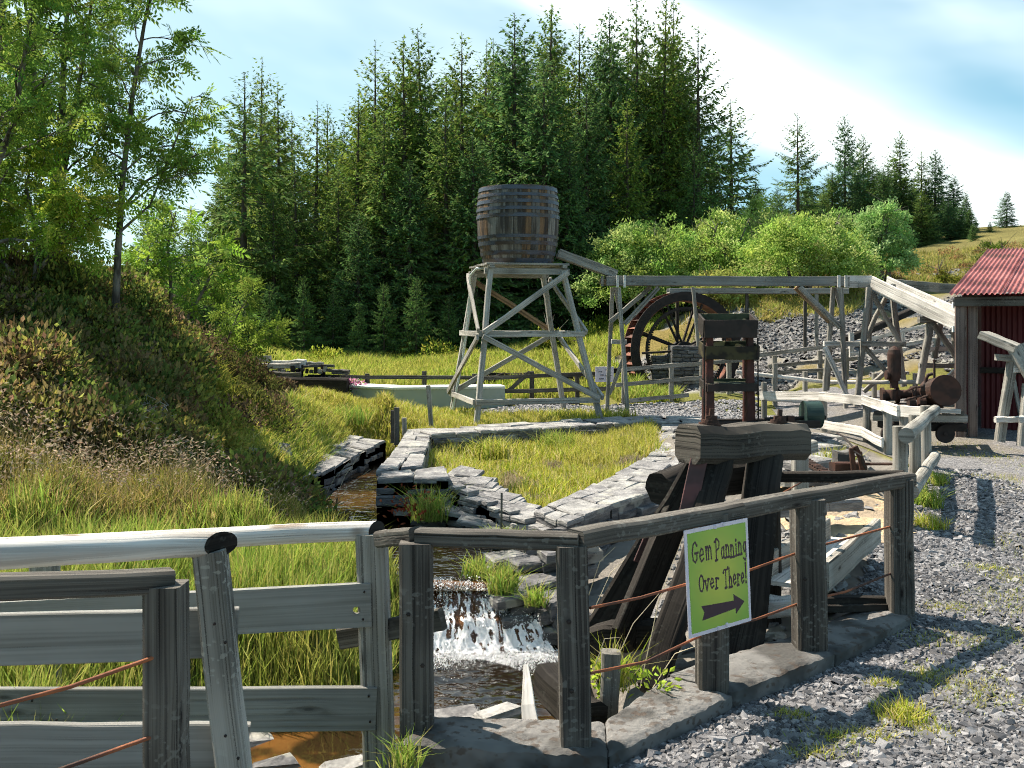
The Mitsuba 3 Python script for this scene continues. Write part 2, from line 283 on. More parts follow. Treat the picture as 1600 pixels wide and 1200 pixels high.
# the stream: two pools and what joins them, cut into the terrain
lower_pool = Polygon([(-1.95,6.0),(-.2,5.75),(.3,5.9),(.35,6.9),(.45,8.45),(-.45,8.75),(-.8,8.4),(-.75,7.0),(-1.2,6.75),(-1.95,6.7)])
upper_pool = Polygon([(-.62,8.75),(.0,8.7),(-.25,9.6),(-.45,10.6),(-1.3,11.5),(-1.85,12.6),(-1.75,15),(-1.95,17.5),(-2.3,17.5),(-2.45,15),(-2.45,12.2),(-1.9,10.9),(-1.1,10),(-.95,9.2)])
LOWZ, UPZ = -.75, -.32
wedge = Polygon([(-1.3,12.5),(-1.45,16.4),(2.5,18.4),(2.15,15.2),(.2,10.75),(-.15,10.9),(-.5,12.4)])
path_poly = Polygon([(-6,-6),(-6,2.2),(-2.4,3.8),(-.9,4.7),(.42,4.8),(1.12,5.6),(1.86,6.25),(2.7,7.05),(2.35,7.3),(2.62,7.7),(3.0,8.6),(3.35,9.5),(3.85,10),(4.5,11.4),(5.25,13),(5.3,16),(5.1,20),(4.3,20.6),(4.3,21.6),(.5,22),(-1.4,21.2),(-.2,20.2),(1.9,19.9),(3.2,19.4),(5.0,19.3),(5.6,22),(7,22),(8,21),(14,17),(16,10),(14,-6)])
def dist(poly, x, y):
    d = np.full(x.shape, 9.0); b = poly.bounds
    m = (x > b[0] - 2) & (x < b[2] + 2) & (y > b[1] - 2) & (y < b[3] + 2)
    d[m] = shapely.distance(poly, shapely.points(x[m], y[m])); return d
def terrain(x, y):
    x, y = np.asarray(x, float), np.asarray(y, float); sh = x.shape; x, y = x.ravel(), y.ravel()
    z = RBF(np.stack([x, y], 1) / 10)
    p = np.stack([x, y, 0 * x], 1); onpath = inside(path_poly, x, y)
    rough = np.where(onpath, .15, 1.0) * np.clip((np.hypot(x, y) - 2) / 8, .2, 1)
    z += rough * ((meshkit.fbm(p * .9, 4, 2) - .5) * .30 + (meshkit.fbm(p * 4.0, 2, 6) - .5) * .06)
    bank = (x < -2.2) & (y > 6.5) & (y < 19); z += bank * ((meshkit.fbm(p * 1.3, 3, 12) - .5) * .75 + (meshkit.fbm(p * 3.3, 2, 14) - .5) * .22)
    scree = (x > 2.5) & (y > 23) & (y < 36) & (z > .5); z += scree * (meshkit.fbm(p * 1.1, 4, 21) - .5) * .6
    for poly, wz, dep in ((lower_pool, LOWZ, .22), (upper_pool, UPZ, .18)):
        d = dist(poly, x, y); z = np.minimum(z, wz - dep + d * 1.05 + .25 * d * (meshkit.fbm(p * 3, 2, 4) - .3))
    return z.reshape(sh)
def grow(a, b, n, first):                            # n steps from a to b, starting at step 'first', growing
    lo, hi = 1.0, 1.6
    for _ in range(60):
        g = (lo + hi) / 2; s = first * (g ** n - 1) / (g - 1 + 1e-12)
        lo, hi = (g, hi) if s < b - a else (lo, g)
    return a + np.cumsum(first * g ** np.arange(n))
xs = np.concatenate([-grow(6, 400, 70, .11)[::-1], np.arange(-6, 6.01, .1), grow(6, 400, 70, .11)])
ys = np.concatenate([-grow(-1, 350, 25, .5)[::-1], np.arange(1, 12, .09), grow(12, 420, 150, .1)])
XX, YY = np.meshgrid(xs, ys); ZZ = terrain(XX, YY)
def TZ(x, y):                                        # height of the built sheet
    from scipy.interpolate import RegularGridInterpolator
    global _rgi
    if '_rgi' not in globals(): _rgi = RegularGridInterpolator((ys, xs), ZZ, bounds_error=False, fill_value=0)
    x, y = np.asarray(x, float), np.asarray(y, float)
    return _rgi(np.stack([y.ravel(), x.ravel()], 1)).reshape(x.shape)
def tz(x, y): return float(TZ(np.array([x]), np.array([y]))[0])
def onG(px, y, dz=0):
    x = GX(px, y); return V(x, y, tz(x, y) + dz)
pv = np.stack([XX.ravel(), YY.ravel(), ZZ.ravel()], 1)
p0 = pv * [1, 1, 0]
n1, n2, n3 = meshkit.fbm(p0 * .55, 4, 31)[:, None], meshkit.fbm(p0 * 2.3, 3, 33)[:, None], meshkit.fbm(p0 * .13, 3, 35)[:, None]
gcol = np.array([.085, .095, .028]) * (.7 + .6 * n2) + np.array([.06, .045, .012]) * np.clip((n1 - .42) * 4, 0, 1)
bankm = ((pv[:, 0] < -1.9) & (pv[:, 1] > 7.5) & (pv[:, 1] < 19))[:, None]
gcol = np.where(bankm, np.array([.060, .045, .022]) * (.6 + .9 * n2), gcol)
rockm = ((pv[:, 0] > 1.2) & (pv[:, 1] > 22.6) & (pv[:, 1] < 33.5) & (pv[:, 0] > 2.2 + (33.5 - pv[:, 1]) * 0))[:, None]
scol = np.array([.19, .19, .19]) * (.5 + 1.0 * n2)
mossy = np.clip((n1 - .49) * 9, 0, 1); scol = scol * (1 - mossy) + np.array([.15, .12, .04]) * mossy
gcol = np.where(rockm, scol, gcol)
hillm = ((pv[:, 0] > 8) & (pv[:, 1] > 31) & (pv[:, 1] < 75))[:, None]
gcol = np.where(hillm, np.array([.12, .11, .04]) * (.6 + .8 * n2), gcol)
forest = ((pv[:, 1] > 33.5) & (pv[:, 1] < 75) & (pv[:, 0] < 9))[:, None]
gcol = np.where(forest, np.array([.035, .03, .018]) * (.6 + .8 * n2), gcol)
farm = (pv[:, 1] > 75)[:, None]; gcol = np.where(farm, np.array([.13, .15, .04]) * (.8 + .4 * n3), gcol)
dl = np.minimum(dist(lower_pool, pv[:, 0], pv[:, 1]), dist(upper_pool, pv[:, 0], pv[:, 1]))[:, None]
gcol = np.where(dl < .22, np.array([.07, .06, .05]) * (.6 + n2), gcol)
stony = ((pv[:, 0] > .5) & (pv[:, 0] < 5.2) & (pv[:, 1] > 5) & (pv[:, 1] < 19) & ~inside(wedge, pv[:, 0], pv[:, 1]))[:, None]
gcol = np.where(stony & (dl > .3), np.array([.16, .15, .135]) * (.6 + .8 * n2), gcol)
nx, ny = len(xs), len(ys)
i = (np.arange(ny - 1)[:, None] * nx + np.arange(nx - 1)).ravel()
gf = np.vstack([np.stack([i, i + 1, i + nx + 1], 1), np.stack([i, i + nx + 1, i + nx], 1)])
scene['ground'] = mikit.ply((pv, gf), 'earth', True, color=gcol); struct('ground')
cx = (XX[:-1, :-1] + XX[1:, 1:]).ravel() / 2; cy = (YY[:-1, :-1] + YY[1:, 1:]).ravel() / 2
keep = inside(path_poly, cx, cy); keep2 = np.concatenate([keep, keep])
used = np.unique(gf[keep2]); remap = np.zeros(len(pv), int); remap[used] = np.arange(len(used))
scene['gravel_path'] = mikit.ply((pv[used] + [0, 0, .012], remap[gf[keep2]]), 'chippings', True); struct('gravel_path')

# slate chips: flat angular shards, nearest ones as real stones
def shard(r):
    n = r.integers(4, 7); a = np.sort(r.random(n) * 2 * np.pi / n + np.arange(n) * 2 * np.pi / n); q = r.uniform(.6, 1.1, n)
    el = r.uniform(.5, .9)
    ring = np.stack([np.cos(a) * q, np.sin(a) * q * el], 1)
    top = np.column_stack([ring * r.uniform(.6, .85), r.uniform(.13, .26, n)]); bot = np.column_stack([ring, np.full(n, -.15)])
    f = [[n + k, n + (k + 1) % n, (k + 1) % n] for k in range(n)] + [[n + k, (k + 1) % n, k] for k in range(n)] + [[0, k, k + 1] for k in range(1, n - 1)]
    return np.vstack([top, bot]), np.array(f)
rs = rng(5); SHARDS = [shard(rs) for _ in range(24)]
def shards(P, size, r, tilt=.3):
    vs, fs, n = [], [], 0
    kind = r.integers(0, len(SHARDS), len(P)); az = r.random(len(P)) * 6.283; t1, t2 = r.normal(0, tilt, len(P)), r.normal(0, tilt, len(P))
    for k, (sv, sf) in enumerate(SHARDS):
        m = np.where(kind == k)[0]
        if not len(m): continue
        c, s = np.cos(az[m]), np.sin(az[m]); X = np.stack([c, s, t1[m]], 1); Y = np.stack([-s, c, t2[m]], 1); X, Y = unit(X), unit(Y); Z = unit(np.cross(X, Y))
        v = P[m][:, None] + size[m][:, None, None] * (sv[None, :, :1] * X[:, None] + sv[None, :, 1:2] * Y[:, None] + sv[None, :, 2:] * Z[:, None])
        vs.append(v.reshape(-1, 3)); fs.append((sf[None] + (np.arange(len(m)) * len(sv))[:, None, None]).reshape(-1, 3) + n); n += len(m) * len(sv)
    return np.vstack(vs), np.vstack(fs)
r = rng(11)
near = path_poly.intersection(Polygon([(-2.5,3.4),(1,3.4),(5.8,8),(6.2,13.5),(3.5,13.5),(2,8),(-2.5,4.6)]))
near1 = path_poly.intersection(Polygon([(0,3.6),(2.2,3.6),(4.6,7.2),(5.6,9.6),(3.2,9.6),(2,7.5),(0,5)]))
parts = []
q = scatter(near1, 30000, r); parts.append((q, .011 + .022 * r.random(len(q)) ** 2))
q = scatter(near, 16000, r); parts.append((q, .02 + .025 * r.random(len(q)) ** 2))
q = scatter(near, 5200, r); parts.append((q, .03 + .04 * r.random(len(q)) ** 2))
q = np.vstack([q for q, _ in parts]); sz = np.concatenate([s for _, s in parts]); cl = r.random(len(q))
for nm, lo, hi, lbl in (('chip_a', 0, .5, 'mid grey slate chips'), ('chip_b', .5, .78, 'pale grey slate chips'), ('chip_c', .78, 1, 'dark slate chips')):
    m = (cl >= lo) & (cl < hi); P = np.column_stack([q[m], TZ(q[m, 0], q[m, 1]) + .016])
    k = new('slate_chippings'); scene[k] = mikit.ply(shards(P, sz[m], r, .28), nm); stuff(k, lbl + ' spread over the path by the fence', 'gravel')
# the gravelled patch behind the stone enclosure and the scree
gp = Polygon([(-1.2,20.8),(.2,20),(5,19.4),(5,21.5),(.5,22)]); q = scatter(gp, 3500, r)
k = new('slate_chippings'); scene[k] = mikit.ply(shards(np.column_stack([q, TZ(q[:, 0], q[:, 1]) + .025]), .025 + .05 * r.random(len(q)), r), 'chip_b'); stuff(k, 'grey gravel patch beyond the stone enclosure below the waterwheel', 'gravel')
sp = Polygon([(2.2,25),(4,22.8),(8,22.2),(11.5,20.5),(14,22),(15,28),(11.5,32),(7,32.2),(5.5,29.5),(3.2,28.5)])
for j, (nm, cnt, lbl) in enumerate((('slate_mid', 10000, 'mid grey'), ('slate_dark', 10000, 'dark'), ('slate_light', 3500, 'pale'))):
    q = scatter(sp, cnt, r); nn = meshkit.fbm(np.column_stack([q, 0 * q[:, 0]]) * .55, 4, 31); q = q[nn < .505]
    k = new('scree'); scene[k] = mikit.ply(shards(np.column_stack([q, TZ(q[:, 0], q[:, 1]) + .03]), .03 + .10 * r.random(len(q)) ** 2.5, r, .4), nm); stuff(k, f'{lbl} slate waste lying on the spoil slope behind the waterwheel', 'scree')
q = scatter(Polygon([(11, 32.5), (14, 32), (19, 37), (25, 45), (22, 47), (15, 42)]), 2600, r); nn = meshkit.fbm(np.column_stack([q, 0 * q[:, 0]]) * .35, 4, 61); q = q[nn > .52]
k = new('scree'); scene[k] = mikit.ply(shards(np.column_stack([q, TZ(q[:, 0], q[:, 1]) + .03]), .06 + .2 * r.random(len(q)) ** 2, r, .45), 'slate_mid'); stuff(k, 'scattered grey stones on the grassy hill above the shed', 'scree')
# stones in and by the enclosure on the right
q = scatter(Polygon([(1.0,6.0),(2.0,6.6),(3.6,10),(4.9,14),(4.8,18.5),(2.7,18.5),(2.3,14),(1.4,10.4),(.9,8.4)]), 1500, r)
k = new('rubble'); scene[k] = mikit.ply(shards(np.column_stack([q, TZ(q[:, 0], q[:, 1]) + .02]), .03 + .11 * r.random(len(q)) ** 2, r, .35), 'slate_mid'); stuff(k, 'loose slate rubble round the wooden trough behind the fence', 'rubble')

# ------------------------------------------------------------------ water
def sheet(poly, z, step, wob):
    x0, y0, x1, y1 = poly.bounds; gx, gy = np.arange(x0 - step, x1 + step, step), np.arange(y0 - step, y1 + step, step)
    X, Y = np.meshgrid(gx, gy); Z = z + wob * (meshkit.fbm(np.stack([X * 5, Y * 8, 0 * X], -1), 3, 9) - .5)
    m = len(gx); i = (np.arange(len(gy) - 1)[:, None] * m + np.arange(m - 1)).ravel()
    f = np.vstack([np.stack([i, i + 1, i + m + 1], 1), np.stack([i, i + m + 1, i + m], 1)])
    v = np.stack([X.ravel(), Y.ravel(), Z.ravel()], 1); c = v[f].mean(1); k = inside(poly.buffer(.3), c[:, 0], c[:, 1]); return v, f[k]
lp = lower_pool.difference(Polygon([(-3,5),(-.95,5),(-.95,7),(-3,7)])); sp_ = lower_pool.intersection(Polygon([(-3,5),(-.93,5),(-.93,7),(-3,7)]))
v, f = sheet(lower_pool, LOWZ, .04, .035); c = v[f].mean(1); left = c[:, 0] < -.95
scene['stream_pool'] = mikit.ply((v, f[~left]), 'water', True); struct('stream_pool')
v[:, 2] = LOWZ
scene['stream_shallow'] = mikit.ply((v, f[left]), 'water_shallow', True); struct('stream_shallow')
v, f = sheet(upper_pool.buffer(-.1), UPZ, .05, .02); c = v[f].mean(1); f = f[c[:, 1] > 8.75]
scene['stream'] = mikit.ply((v, f), 'water', True); struct('stream')
# the fall: a tumbling sheet and the white water it throws up
fall = thing('waterfall', 'small white waterfall tumbling over a ledge into the brown pool', 'waterfall')
A0, A1, B0, B1 = V(-.72, 9.1, UPZ + .012), V(-.14, 9.0, UPZ + .012), V(-.80, 8.32, LOWZ - .01), V(.46, 8.40, LOWZ - .01)
nu, nv = 150, 110; U, Vv = np.meshgrid(np.linspace(0, 1, nu), np.linspace(0, 1, nv))
top = A0 + (A1 - A0) * U[..., None]; bot = B0 + (B1 - B0) * U[..., None]; S = top + (bot - top) * Vv[..., None]
q = np.stack([U * 11, Vv * 6, 0 * U], -1); w1, w2 = meshkit.fbm(q, 3, 4), meshkit.fbm(q * 3.1 + 4, 3, 7)
prof = np.clip((Vv + .22 * (w1 - .5) - .12) / .7, 0, 1); prof = .55 * prof ** 1.5 + .22 * np.clip((prof - .28) * 4, 0, 1) + .23 * np.clip((prof - .68) * 4, 0, 1)
S[..., 2] = top[..., 2] + (bot[..., 2] - top[..., 2]) * prof + (.06 * (w2 - .45) + .06 * (w1 - .5)) * np.clip(Vv * 5, 0, 1) * np.clip((1.05 - Vv) * 5, 0, 1)
i = (np.arange(nv - 1)[:, None] * nu + np.arange(nu - 1)).ravel(); ff = np.vstack([np.stack([i, i + nu, i + nu + 1], 1), np.stack([i, i + nu + 1, i + 1], 1)])
sv = S.reshape(-1, 3); streak = (.55 * meshkit.fbm(np.stack([U * 26, Vv * 10, 0 * U], -1), 3, 5) + .45 * meshkit.fbm(np.stack([U * 60, Vv * 34, 0 * U], -1), 2, 15)).ravel()
fw = streak[ff].mean(1) + .34 * (np.clip(Vv.ravel()[ff].mean(1) * 1.5 - .15, 0, 1) - .62)
scene[fall + '__glide'] = mikit.ply((sv, ff[fw < .50]), 'water_glide', True); scene[fall + '__foam'] = mikit.ply((sv + [0, -.006, .006], ff[fw >= .485]), 'foam', True)
lab(fall + '__glide', 'peaty brown water sliding over the ledge'); lab(fall + '__foam', 'white broken water')
r = rng(3); nd = 5200; pick = r.choice(nv * nu, nd, p=(lambda w: w / w.sum())((np.clip(streak - .38, 0, 1) ** 1.5) * (Vv.ravel() > .12)))
P = sv[pick] + np.column_stack([r.normal(0, .015, nd), -np.abs(r.normal(0, .03, nd)), np.abs(r.normal(0, .035, nd))])
k2 = 6500; a, b = r.uniform(-.95, 1, k2), np.abs(r.normal(0, 1, k2)); P2 = np.stack([-.22 + a * .68 + .1 * b, 8.36 - b * .13 * (1 + .5 * np.sin(a * 5)), LOWZ + .012 + np.abs(r.normal(0, .02, k2)) * np.exp(-b)], 1); P2 = P2[P2[:, 0] < .42]
PP = np.vstack([P, P2]); v, f = shards(PP, .003 + .009 * r.random(len(PP)) ** 2, r, 1.5)
scene[fall + '__spray'] = mikit.ply((v, f), 'foam'); labels[fall + '__spray'] = {'label': 'white drops and bubbles thrown up at its foot', 'kind': 'stuff'}
# ledge rocks
rk = thing('ledge_rocks', 'dark wet slate ledge beside the waterfall with grass tufts on it', 'rocks')
r = rng(8)
for (px, py, y, sx, sy, sz) in ((815,925,8.85,.4,.3,.2),(840,905,9.0,.45,.35,.22),(866,945,8.75,.36,.3,.26),(830,870,9.4,.5,.3,.2),(870,860,9.3,.35,.3,.22),(870,930,8.7,.3,.4,.35),(845,840,9.9,.5,.35,.25),(895,845,9.7,.5,.4,.3),(790,865,9.6,.45,.3,.16),(512,985,7.6,.25,.2,.12),(520,1000,8.1,.3,.2,.15)):
    c = W(px, py, y); m = MB()
    for k in range(3):
        o = r.normal(0, .05, 3) * [1, 1, .2]; a = r.uniform(0, .5); ax, ay = V(math.cos(a), math.sin(a), .05) * sx / 2 * r.uniform(.7, 1), V(-math.sin(a), math.cos(a), 0) * sy / 2
        cc = c + o - V(0, 0, k * sz / 3)
        m.slab([cc - ax - ay, cc + ax - ay * r.uniform(.6, 1), cc + ax * r.uniform(.6, 1) + ay, cc - ax + ay], sz / 2.6, r, .03, .02)
    m.put('rock', 'slate_dark' if r.random() < .7 else 'slate_mid', rk)
# ------------------------------------------------------------------ dry stone walls
def lerp(a, b, t): return np.asarray(a) + (np.asarray(b) - np.asarray(a)) * t
def along(pts, s):                                   # point at distance s on a polyline
    pts = np.asarray(pts, float)
    for a, b in zip(pts[:-1], pts[1:]):
        L = np.linalg.norm(b - a)
        if s <= L: return a + (b - a) * s / L
        s -= L
    return pts[-1]
def length(pts): return sum(np.linalg.norm(np.subtract(b, a)) for a, b in zip(pts[:-1], pts[1:]))
SL = ['slate_light', 'slate_mid', 'slate_light', 'slate_mid']
def coping(key, outer, inner, r, step=.42, across=2, thick=.07, mats=SL):
    outer, inner = np.asarray(outer, float), np.asarray(inner, float); Lo, Li = length(outer), length(inner); n = max(2, int(Lo / step))
    cuts = np.clip((np.arange(n + 1) + np.r_[0, r.normal(0, .10, n - 1), 0]) / n, 0, 1)
    for a, b in zip(cuts[:-1], cuts[1:]):
        k = across if r.random() < .75 else max(1, across - 1)
        sp = np.clip(np.arange(k + 1) / k + np.r_[0, r.normal(0, .08, k - 1), 0], 0, 1); sk = np.r_[r.normal(0, .03 / n), r.normal(0, .14 / n, k - 1), r.normal(0, .03 / n)] if k > 1 else r.normal(0, .03 / n, 2)
        for j in range(k):
            g = .006
            def at(s, t): return lerp(along(outer, np.clip(s, 0, 1) * Lo), along(inner, np.clip(s, 0, 1) * Li), t)
            q = [at(a + sk[j], sp[j] + g), at(b + sk[j], sp[j] + g), at(b + sk[j + 1], sp[j + 1] - g), at(a + sk[j + 1], sp[j + 1] - g)]
            q = np.array(q); c = q.mean(0); q = c + (q - c) * (1 - .008 / max(.12, np.linalg.norm(q[0] - c)))
            o = r.normal(0, .03, 3) * [1, 1, .25] if j in (0, k - 1) else 0
            m = MB().slab(q + [0, 0, r.normal(0, .008)] + o * V(.35, .35, .6), thick * r.uniform(.8, 1.3), r, .018, .008)
            scene[newfast('coping_stone', key)] = m.ply(mats[r.integers(len(mats))])
def courses(key, a, b, ztop0, ztop1, zbot, r, mats, hmin=.05, hmax=.1, lmin=.16, lmax=.5, depth=.14, limit=160):
    a, b = V(*a[:2], 0), V(*b[:2], 0); L = np.linalg.norm(b - a); t = (b - a) / L; nrm = V(t[1], -t[0], 0); cnt = 0
    z = zbot
    while z < max(ztop0, ztop1) - .02:
        h = r.uniform(hmin, hmax); s = -r.uniform(0, lmin)
        while s < L:
            l = r.uniform(lmin, lmax); s0, s1 = max(s, 0), min(s + l, L); s += l
            zt = ztop0 + (ztop1 - ztop0) * (s0 + s1) / 2 / L
            if s1 - s0 < .05 or z + h * .5 > zt or cnt > limit: continue
            pr = r.normal(0, .022); c = a + t * (s0 + s1) / 2 + nrm * (pr - depth / 2) + V(0, 0, z + min(h, zt - z) / 2)
            m = MB().beam(c - t * (s1 - s0 - .012) / 2, c + t * (s1 - s0 - .012) / 2, depth, min(h, zt - z) - .008, n=2, wob=.008, ch=.16, seed=int(r.integers(1e9)))
            scene[newfast('stone', key)] = m.ply(mats[r.integers(len(mats))]); cnt += 1
        z += h
def core(key, polys, zb, mat='slate_dark'):          # the wall's dark inside, a little within its faces
    m = MB()
    for q in polys:
        q = np.asarray(q, float); c = q.mean(0); q = c + (q - c) * .97; q[:, 2] = np.asarray(polys[0])[0][2] * 0 + q[:, 2] - .03
        v = np.vstack([q, q * [1, 1, 0] + [0, 0, zb]]); n = len(q)
        m.add(v, [[k, (k + 1) % n, n + (k + 1) % n, n + k] for k in range(n)]); m.add(q, [[0, k, k + 1] for k in range(1, n - 1)])
    scene[key + '__core'] = m.ply(mat)
r = rng(21)
Wq = lambda px, py, z: W(px, py, (H - z) * F / (py - 500))        # pixel of a point whose height is known
w = thing('stone_wall', 'wedge shaped slate wall with pale coping round the grassy enclosure', 'stone wall')
O1, O2, O3 = Wq(589, 739, .2), Wq(636, 671, .2), Wq(1003, 650, .2); I1, I2, I3 = Wq(661, 727, .2), Wq(675, 679, .2), Wq(1022, 659, .2)
F1, F2 = Wq(587, 747, .2), Wq(702, 748, .2)
RO = [Wq(885, 817, -.02), Wq(955, 790, .0), Wq(1042, 764, .04), Wq(1105, 712, .1), Wq(1118, 662, .2)]
RI = [Wq(832, 797, -.02), Wq(925, 757, .02), Wq(1000, 722, .06), Wq(1028, 692, .1), Wq(1034, 661, .2)]
core(w, [[O1, O2, I2, I1], [O2, O3, I3, I2], [F1, F2, I1 + [.3, 0, 0], O1], [F2 - [0, 0, .1], RI[0] + [.15, -.45, -.22], RI[0] + [0, .1, -.05], I1 + [.5, -.1, -.05]]] + [[RO[k], RI[k], RI[k + 1], RO[k + 1]] for k in range(4)] + [[O3, Wq(1118, 650, .2), RO[-1], I3]], -1.0)
coping(w, [O1, O2], [I1, I2], r, .55, 2)
coping(w, [O2, O3], [I2, I3], r, .42, 2, .06)
coping(w, [F1, F2], [O1 + [.05, -.02, 0], I1 + [.25, -.08, 0]], r, .30, 2, .06)
coping(w, RO, RI, r, .44, 3, .045)
coping(w, [O3, Wq(1125, 650, .2)], [I3, Wq(1118, 664, .2)], r, .35, 3, .06)
courses(w, F1[:2], F2[:2], .14, .14, -.62, r, ['slate_dark'], .08, .15, .3, .8, .2)
courses(w, I2[:2] + [0, .02], I3[:2], .14, .14, -.35, r, ['slate_dark', 'slate_mid'], .05, .09, .2, .5, .12, 90)
for a, b in zip(RO[:-2], RO[1:-1]): courses(w, a[:2], b[:2], a[2] - .07, b[2] - .07, -.75, r, ['slate_dark'], .05, .1, .18, .5, .14, 70)  # dark slate alone here: the shade on this outer face is put into colour
courses(w, F2[:2], (RI[0][0] + .1, RI[0][1] - .45), .14, -.15, -.62, r, ['slate_mid', 'slate_mid', 'slate_light'], .04, .075, .12, .4, .16, 170)
# the broken end: thin slabs stepping down to the stream
rows = [(t, u) for t in np.linspace(0, 1, 9) for u in np.linspace(0, 1, 9)]
for t, u in rows:
    t, u = np.clip(t + r.normal(0, .03), 0, 1), np.clip(u + r.normal(0, .03), 0, 1)
    a = lerp(F2 + [.02, -.05, 0], RI[0] + [.18, -.52, 0], t); b = lerp(I1 + [.5, -.15, 0], RI[0] + [0, .12, 0], t)
    c = lerp(a, b, u) + V(0, 0, -.30 * (1 - u) - .015 - .05 * t + r.normal(0, .008)); yw = r.normal(-.45, .12); l, d = r.uniform(.22, .44), r.uniform(.20, .30)
    ax, ay = V(math.cos(yw), math.sin(yw), r.normal(-.05, .02)) * l / 2, V(-math.sin(yw), math.cos(yw), .14) * d / 2
    scene[newfast('slab', w)] = MB().slab([c - ax - ay, c + ax - ay, c + ax * .9 + ay, c - ax * .95 + ay], r.uniform(.03, .05), r, .012, .006).ply(SL[r.integers(4)])
w = thing('stone_embankment', 'rough slate embankment along the far left side of the stream', 'stone wall')
E = [V(-2.08, 17.0, .0), V(-2.35, 15.6, -.03), V(-2.5, 14.5, -.08), V(-2.78, 13.5, -.14), V(-3.15, 12.9, -.2)]; B = [V(-2.75, 17.3, .06), V(-2.95, 15.8, .04), V(-3.15, 14.9, .0), V(-3.4, 14.1, -.05), V(-3.6, 13.3, -.15)]
core(w, [[E[k], B[k], B[k + 1], E[k + 1]] for k in range(4)], -1.1)
coping(w, E, B, r, .34, 2, .09, ['slate_light', 'slate_mid', 'slate_light'])
for a, b in zip(E[:-1], E[1:]): courses(w, b[:2], a[:2], b[2] - .08, a[2] - .08, -.8, r, ['slate_dark', 'slate_mid', 'slate_dark'], .06, .14, .2, .55, .2, 60)
# stone kerb of the right-hand works, steps and flags
fl = thing('stone_flags', 'uneven slate flags and steps beyond the timber frame', 'flagstones')
for px, py, y, sx, sy in ((1262,720,12.6,.5,.5),(1290,712,13.2,.4,.5),(1240,700,14,.6,.6),(1275,695,14.6,.55,.6),(1255,682,15.6,.6,.7),(1285,680,16,.5,.7),(1230,745,11.4,.4,.4),(1262,742,11.4,.4,.4),(1295,738,11.4,.5,.35),(1240,785,9.8,.5,.35),(1315,775,10,.35,.3),(1275,780,10,.45,.35)):
    c = W(px, py, y); yw = r.normal(.3, .2); ax, ay = V(math.cos(yw), math.sin(yw), r.normal(0, .03)) * sx / 2, V(-math.sin(yw), math.cos(yw), r.normal(0, .03)) * sy / 2
    scene[newfast('flag', fl)] = MB().slab([c - ax - ay, c + ax - ay * .9, c + ax * .92 + ay, c - ax + ay * .95], .10, r, .02, .015).ply(['slate_mid', 'slate_light', 'slate_dark', 'slate_mid'][r.integers(4)])
# concrete kerb under the front fence
kb = thing('concrete_kerb', 'stained concrete kerb in blocks carrying the front fence', 'kerb')
def block(q, z, th, name='block'):
    q = np.array([(a, b, z) for a, b in q]); nu, nv = 34, 14; U, Vv = np.meshgrid(np.linspace(0, 1, nu), np.linspace(0, 1, nv))
    P = ((1 - U) * (1 - Vv))[..., None] * q[0] + (U * (1 - Vv))[..., None] * q[1] + (U * Vv)[..., None] * q[2] + ((1 - U) * Vv)[..., None] * q[3]
    edge = np.minimum(np.minimum(U, 1 - U) * 34, np.minimum(Vv, 1 - Vv) * 14); P[..., 2] += (meshkit.fbm(P * 14, 3, 3) - .5) * .022 - .016 * np.clip(1 - edge, 0, 1) * (.5 + meshkit.noise(P * 30))
    P[..., :2] += (meshkit.fbm(P * 22 + 4, 3, 9)[..., None] - .5) * .02 * np.clip(1 - edge, 0, 1)[..., None]
    i = (np.arange(nv - 1)[:, None] * nu + np.arange(nu - 1)).ravel(); top = P.reshape(-1, 3); f = np.stack([i, i + 1, i + nu + 1, i + nu], -1)
    if np.cross(q[1] - q[0], q[3] - q[0])[2] < 0: f = f[:, ::-1]
    m = MB().add(top, f); rim = np.concatenate([np.arange(nu), np.arange(1, nv) * nu + nu - 1, (nv - 1) * nu + np.arange(nu - 2, -1, -1), np.arange(nv - 2, 0, -1) * nu]); R0 = top[rim]; n = len(rim); rows = [R0]
    for k in range(1, 5): z_ = R0 - [0, 0, th * k / 4]; rows.append(z_ + (meshkit.fbm(z_ * 16, 3, 5)[:, None] - .5) * [.02, .02, 0])
    j = np.arange(n); ff = np.vstack([np.stack([(k + 1) * n + j, (k + 1) * n + (j + 1) % n, k * n + (j + 1) % n, k * n + j], -1) for k in range(4)])
    if np.cross(q[1] - q[0], q[3] - q[0])[2] < 0: ff = ff[:, ::-1]
    m.add(np.vstack(rows), ff); m.put(name, 'concrete', kb, smooth=True)
block([(-.52, 4.86), (.44, 4.72), (.46, 5.12), (-.46, 5.2)], 0, .9)
block([(.445, 4.725), (1.18, 5.49), (.88, 5.78), (.465, 5.125)], .002, .4)
block([(1.19, 5.5), (1.93, 6.13), (1.68, 6.42), (.89, 5.79)], .012, .4)
block([(1.94, 6.14), (2.76, 6.98), (2.5, 7.22), (1.69, 6.43)], .004, .4)

# ------------------------------------------------------------------ fences in front
def post(key, px, ptop, pbase, y, wpx, mat, tilt=0, zb=None, name='post', round_=False, dpx=None):
    a, b = W(px, ptop, y), W(px + tilt, pbase, y)
    b = b + (b - a) * .02; wd = wpx * y / F; m = MB()
    if round_: m.pole([b, lerp(b, a, .5), a], [wd / 2 * 1.02, wd / 2, wd / 2 * .97], 14, seed=int(px))
    else: m.beam(b, a, wd, (dpx or wpx) * y / F, up=(0, 1, 0), n=5, wob=.002, ch=.09)
    return m.put(name, mat, key, smooth=round_)
f1 = thing('board_fence', 'near weathered fence of wide grey boards with a leaning post at lower left', 'fence')
post(f1, 328, 860, 1240, 4.2, 46, 'wood_grey', 42)
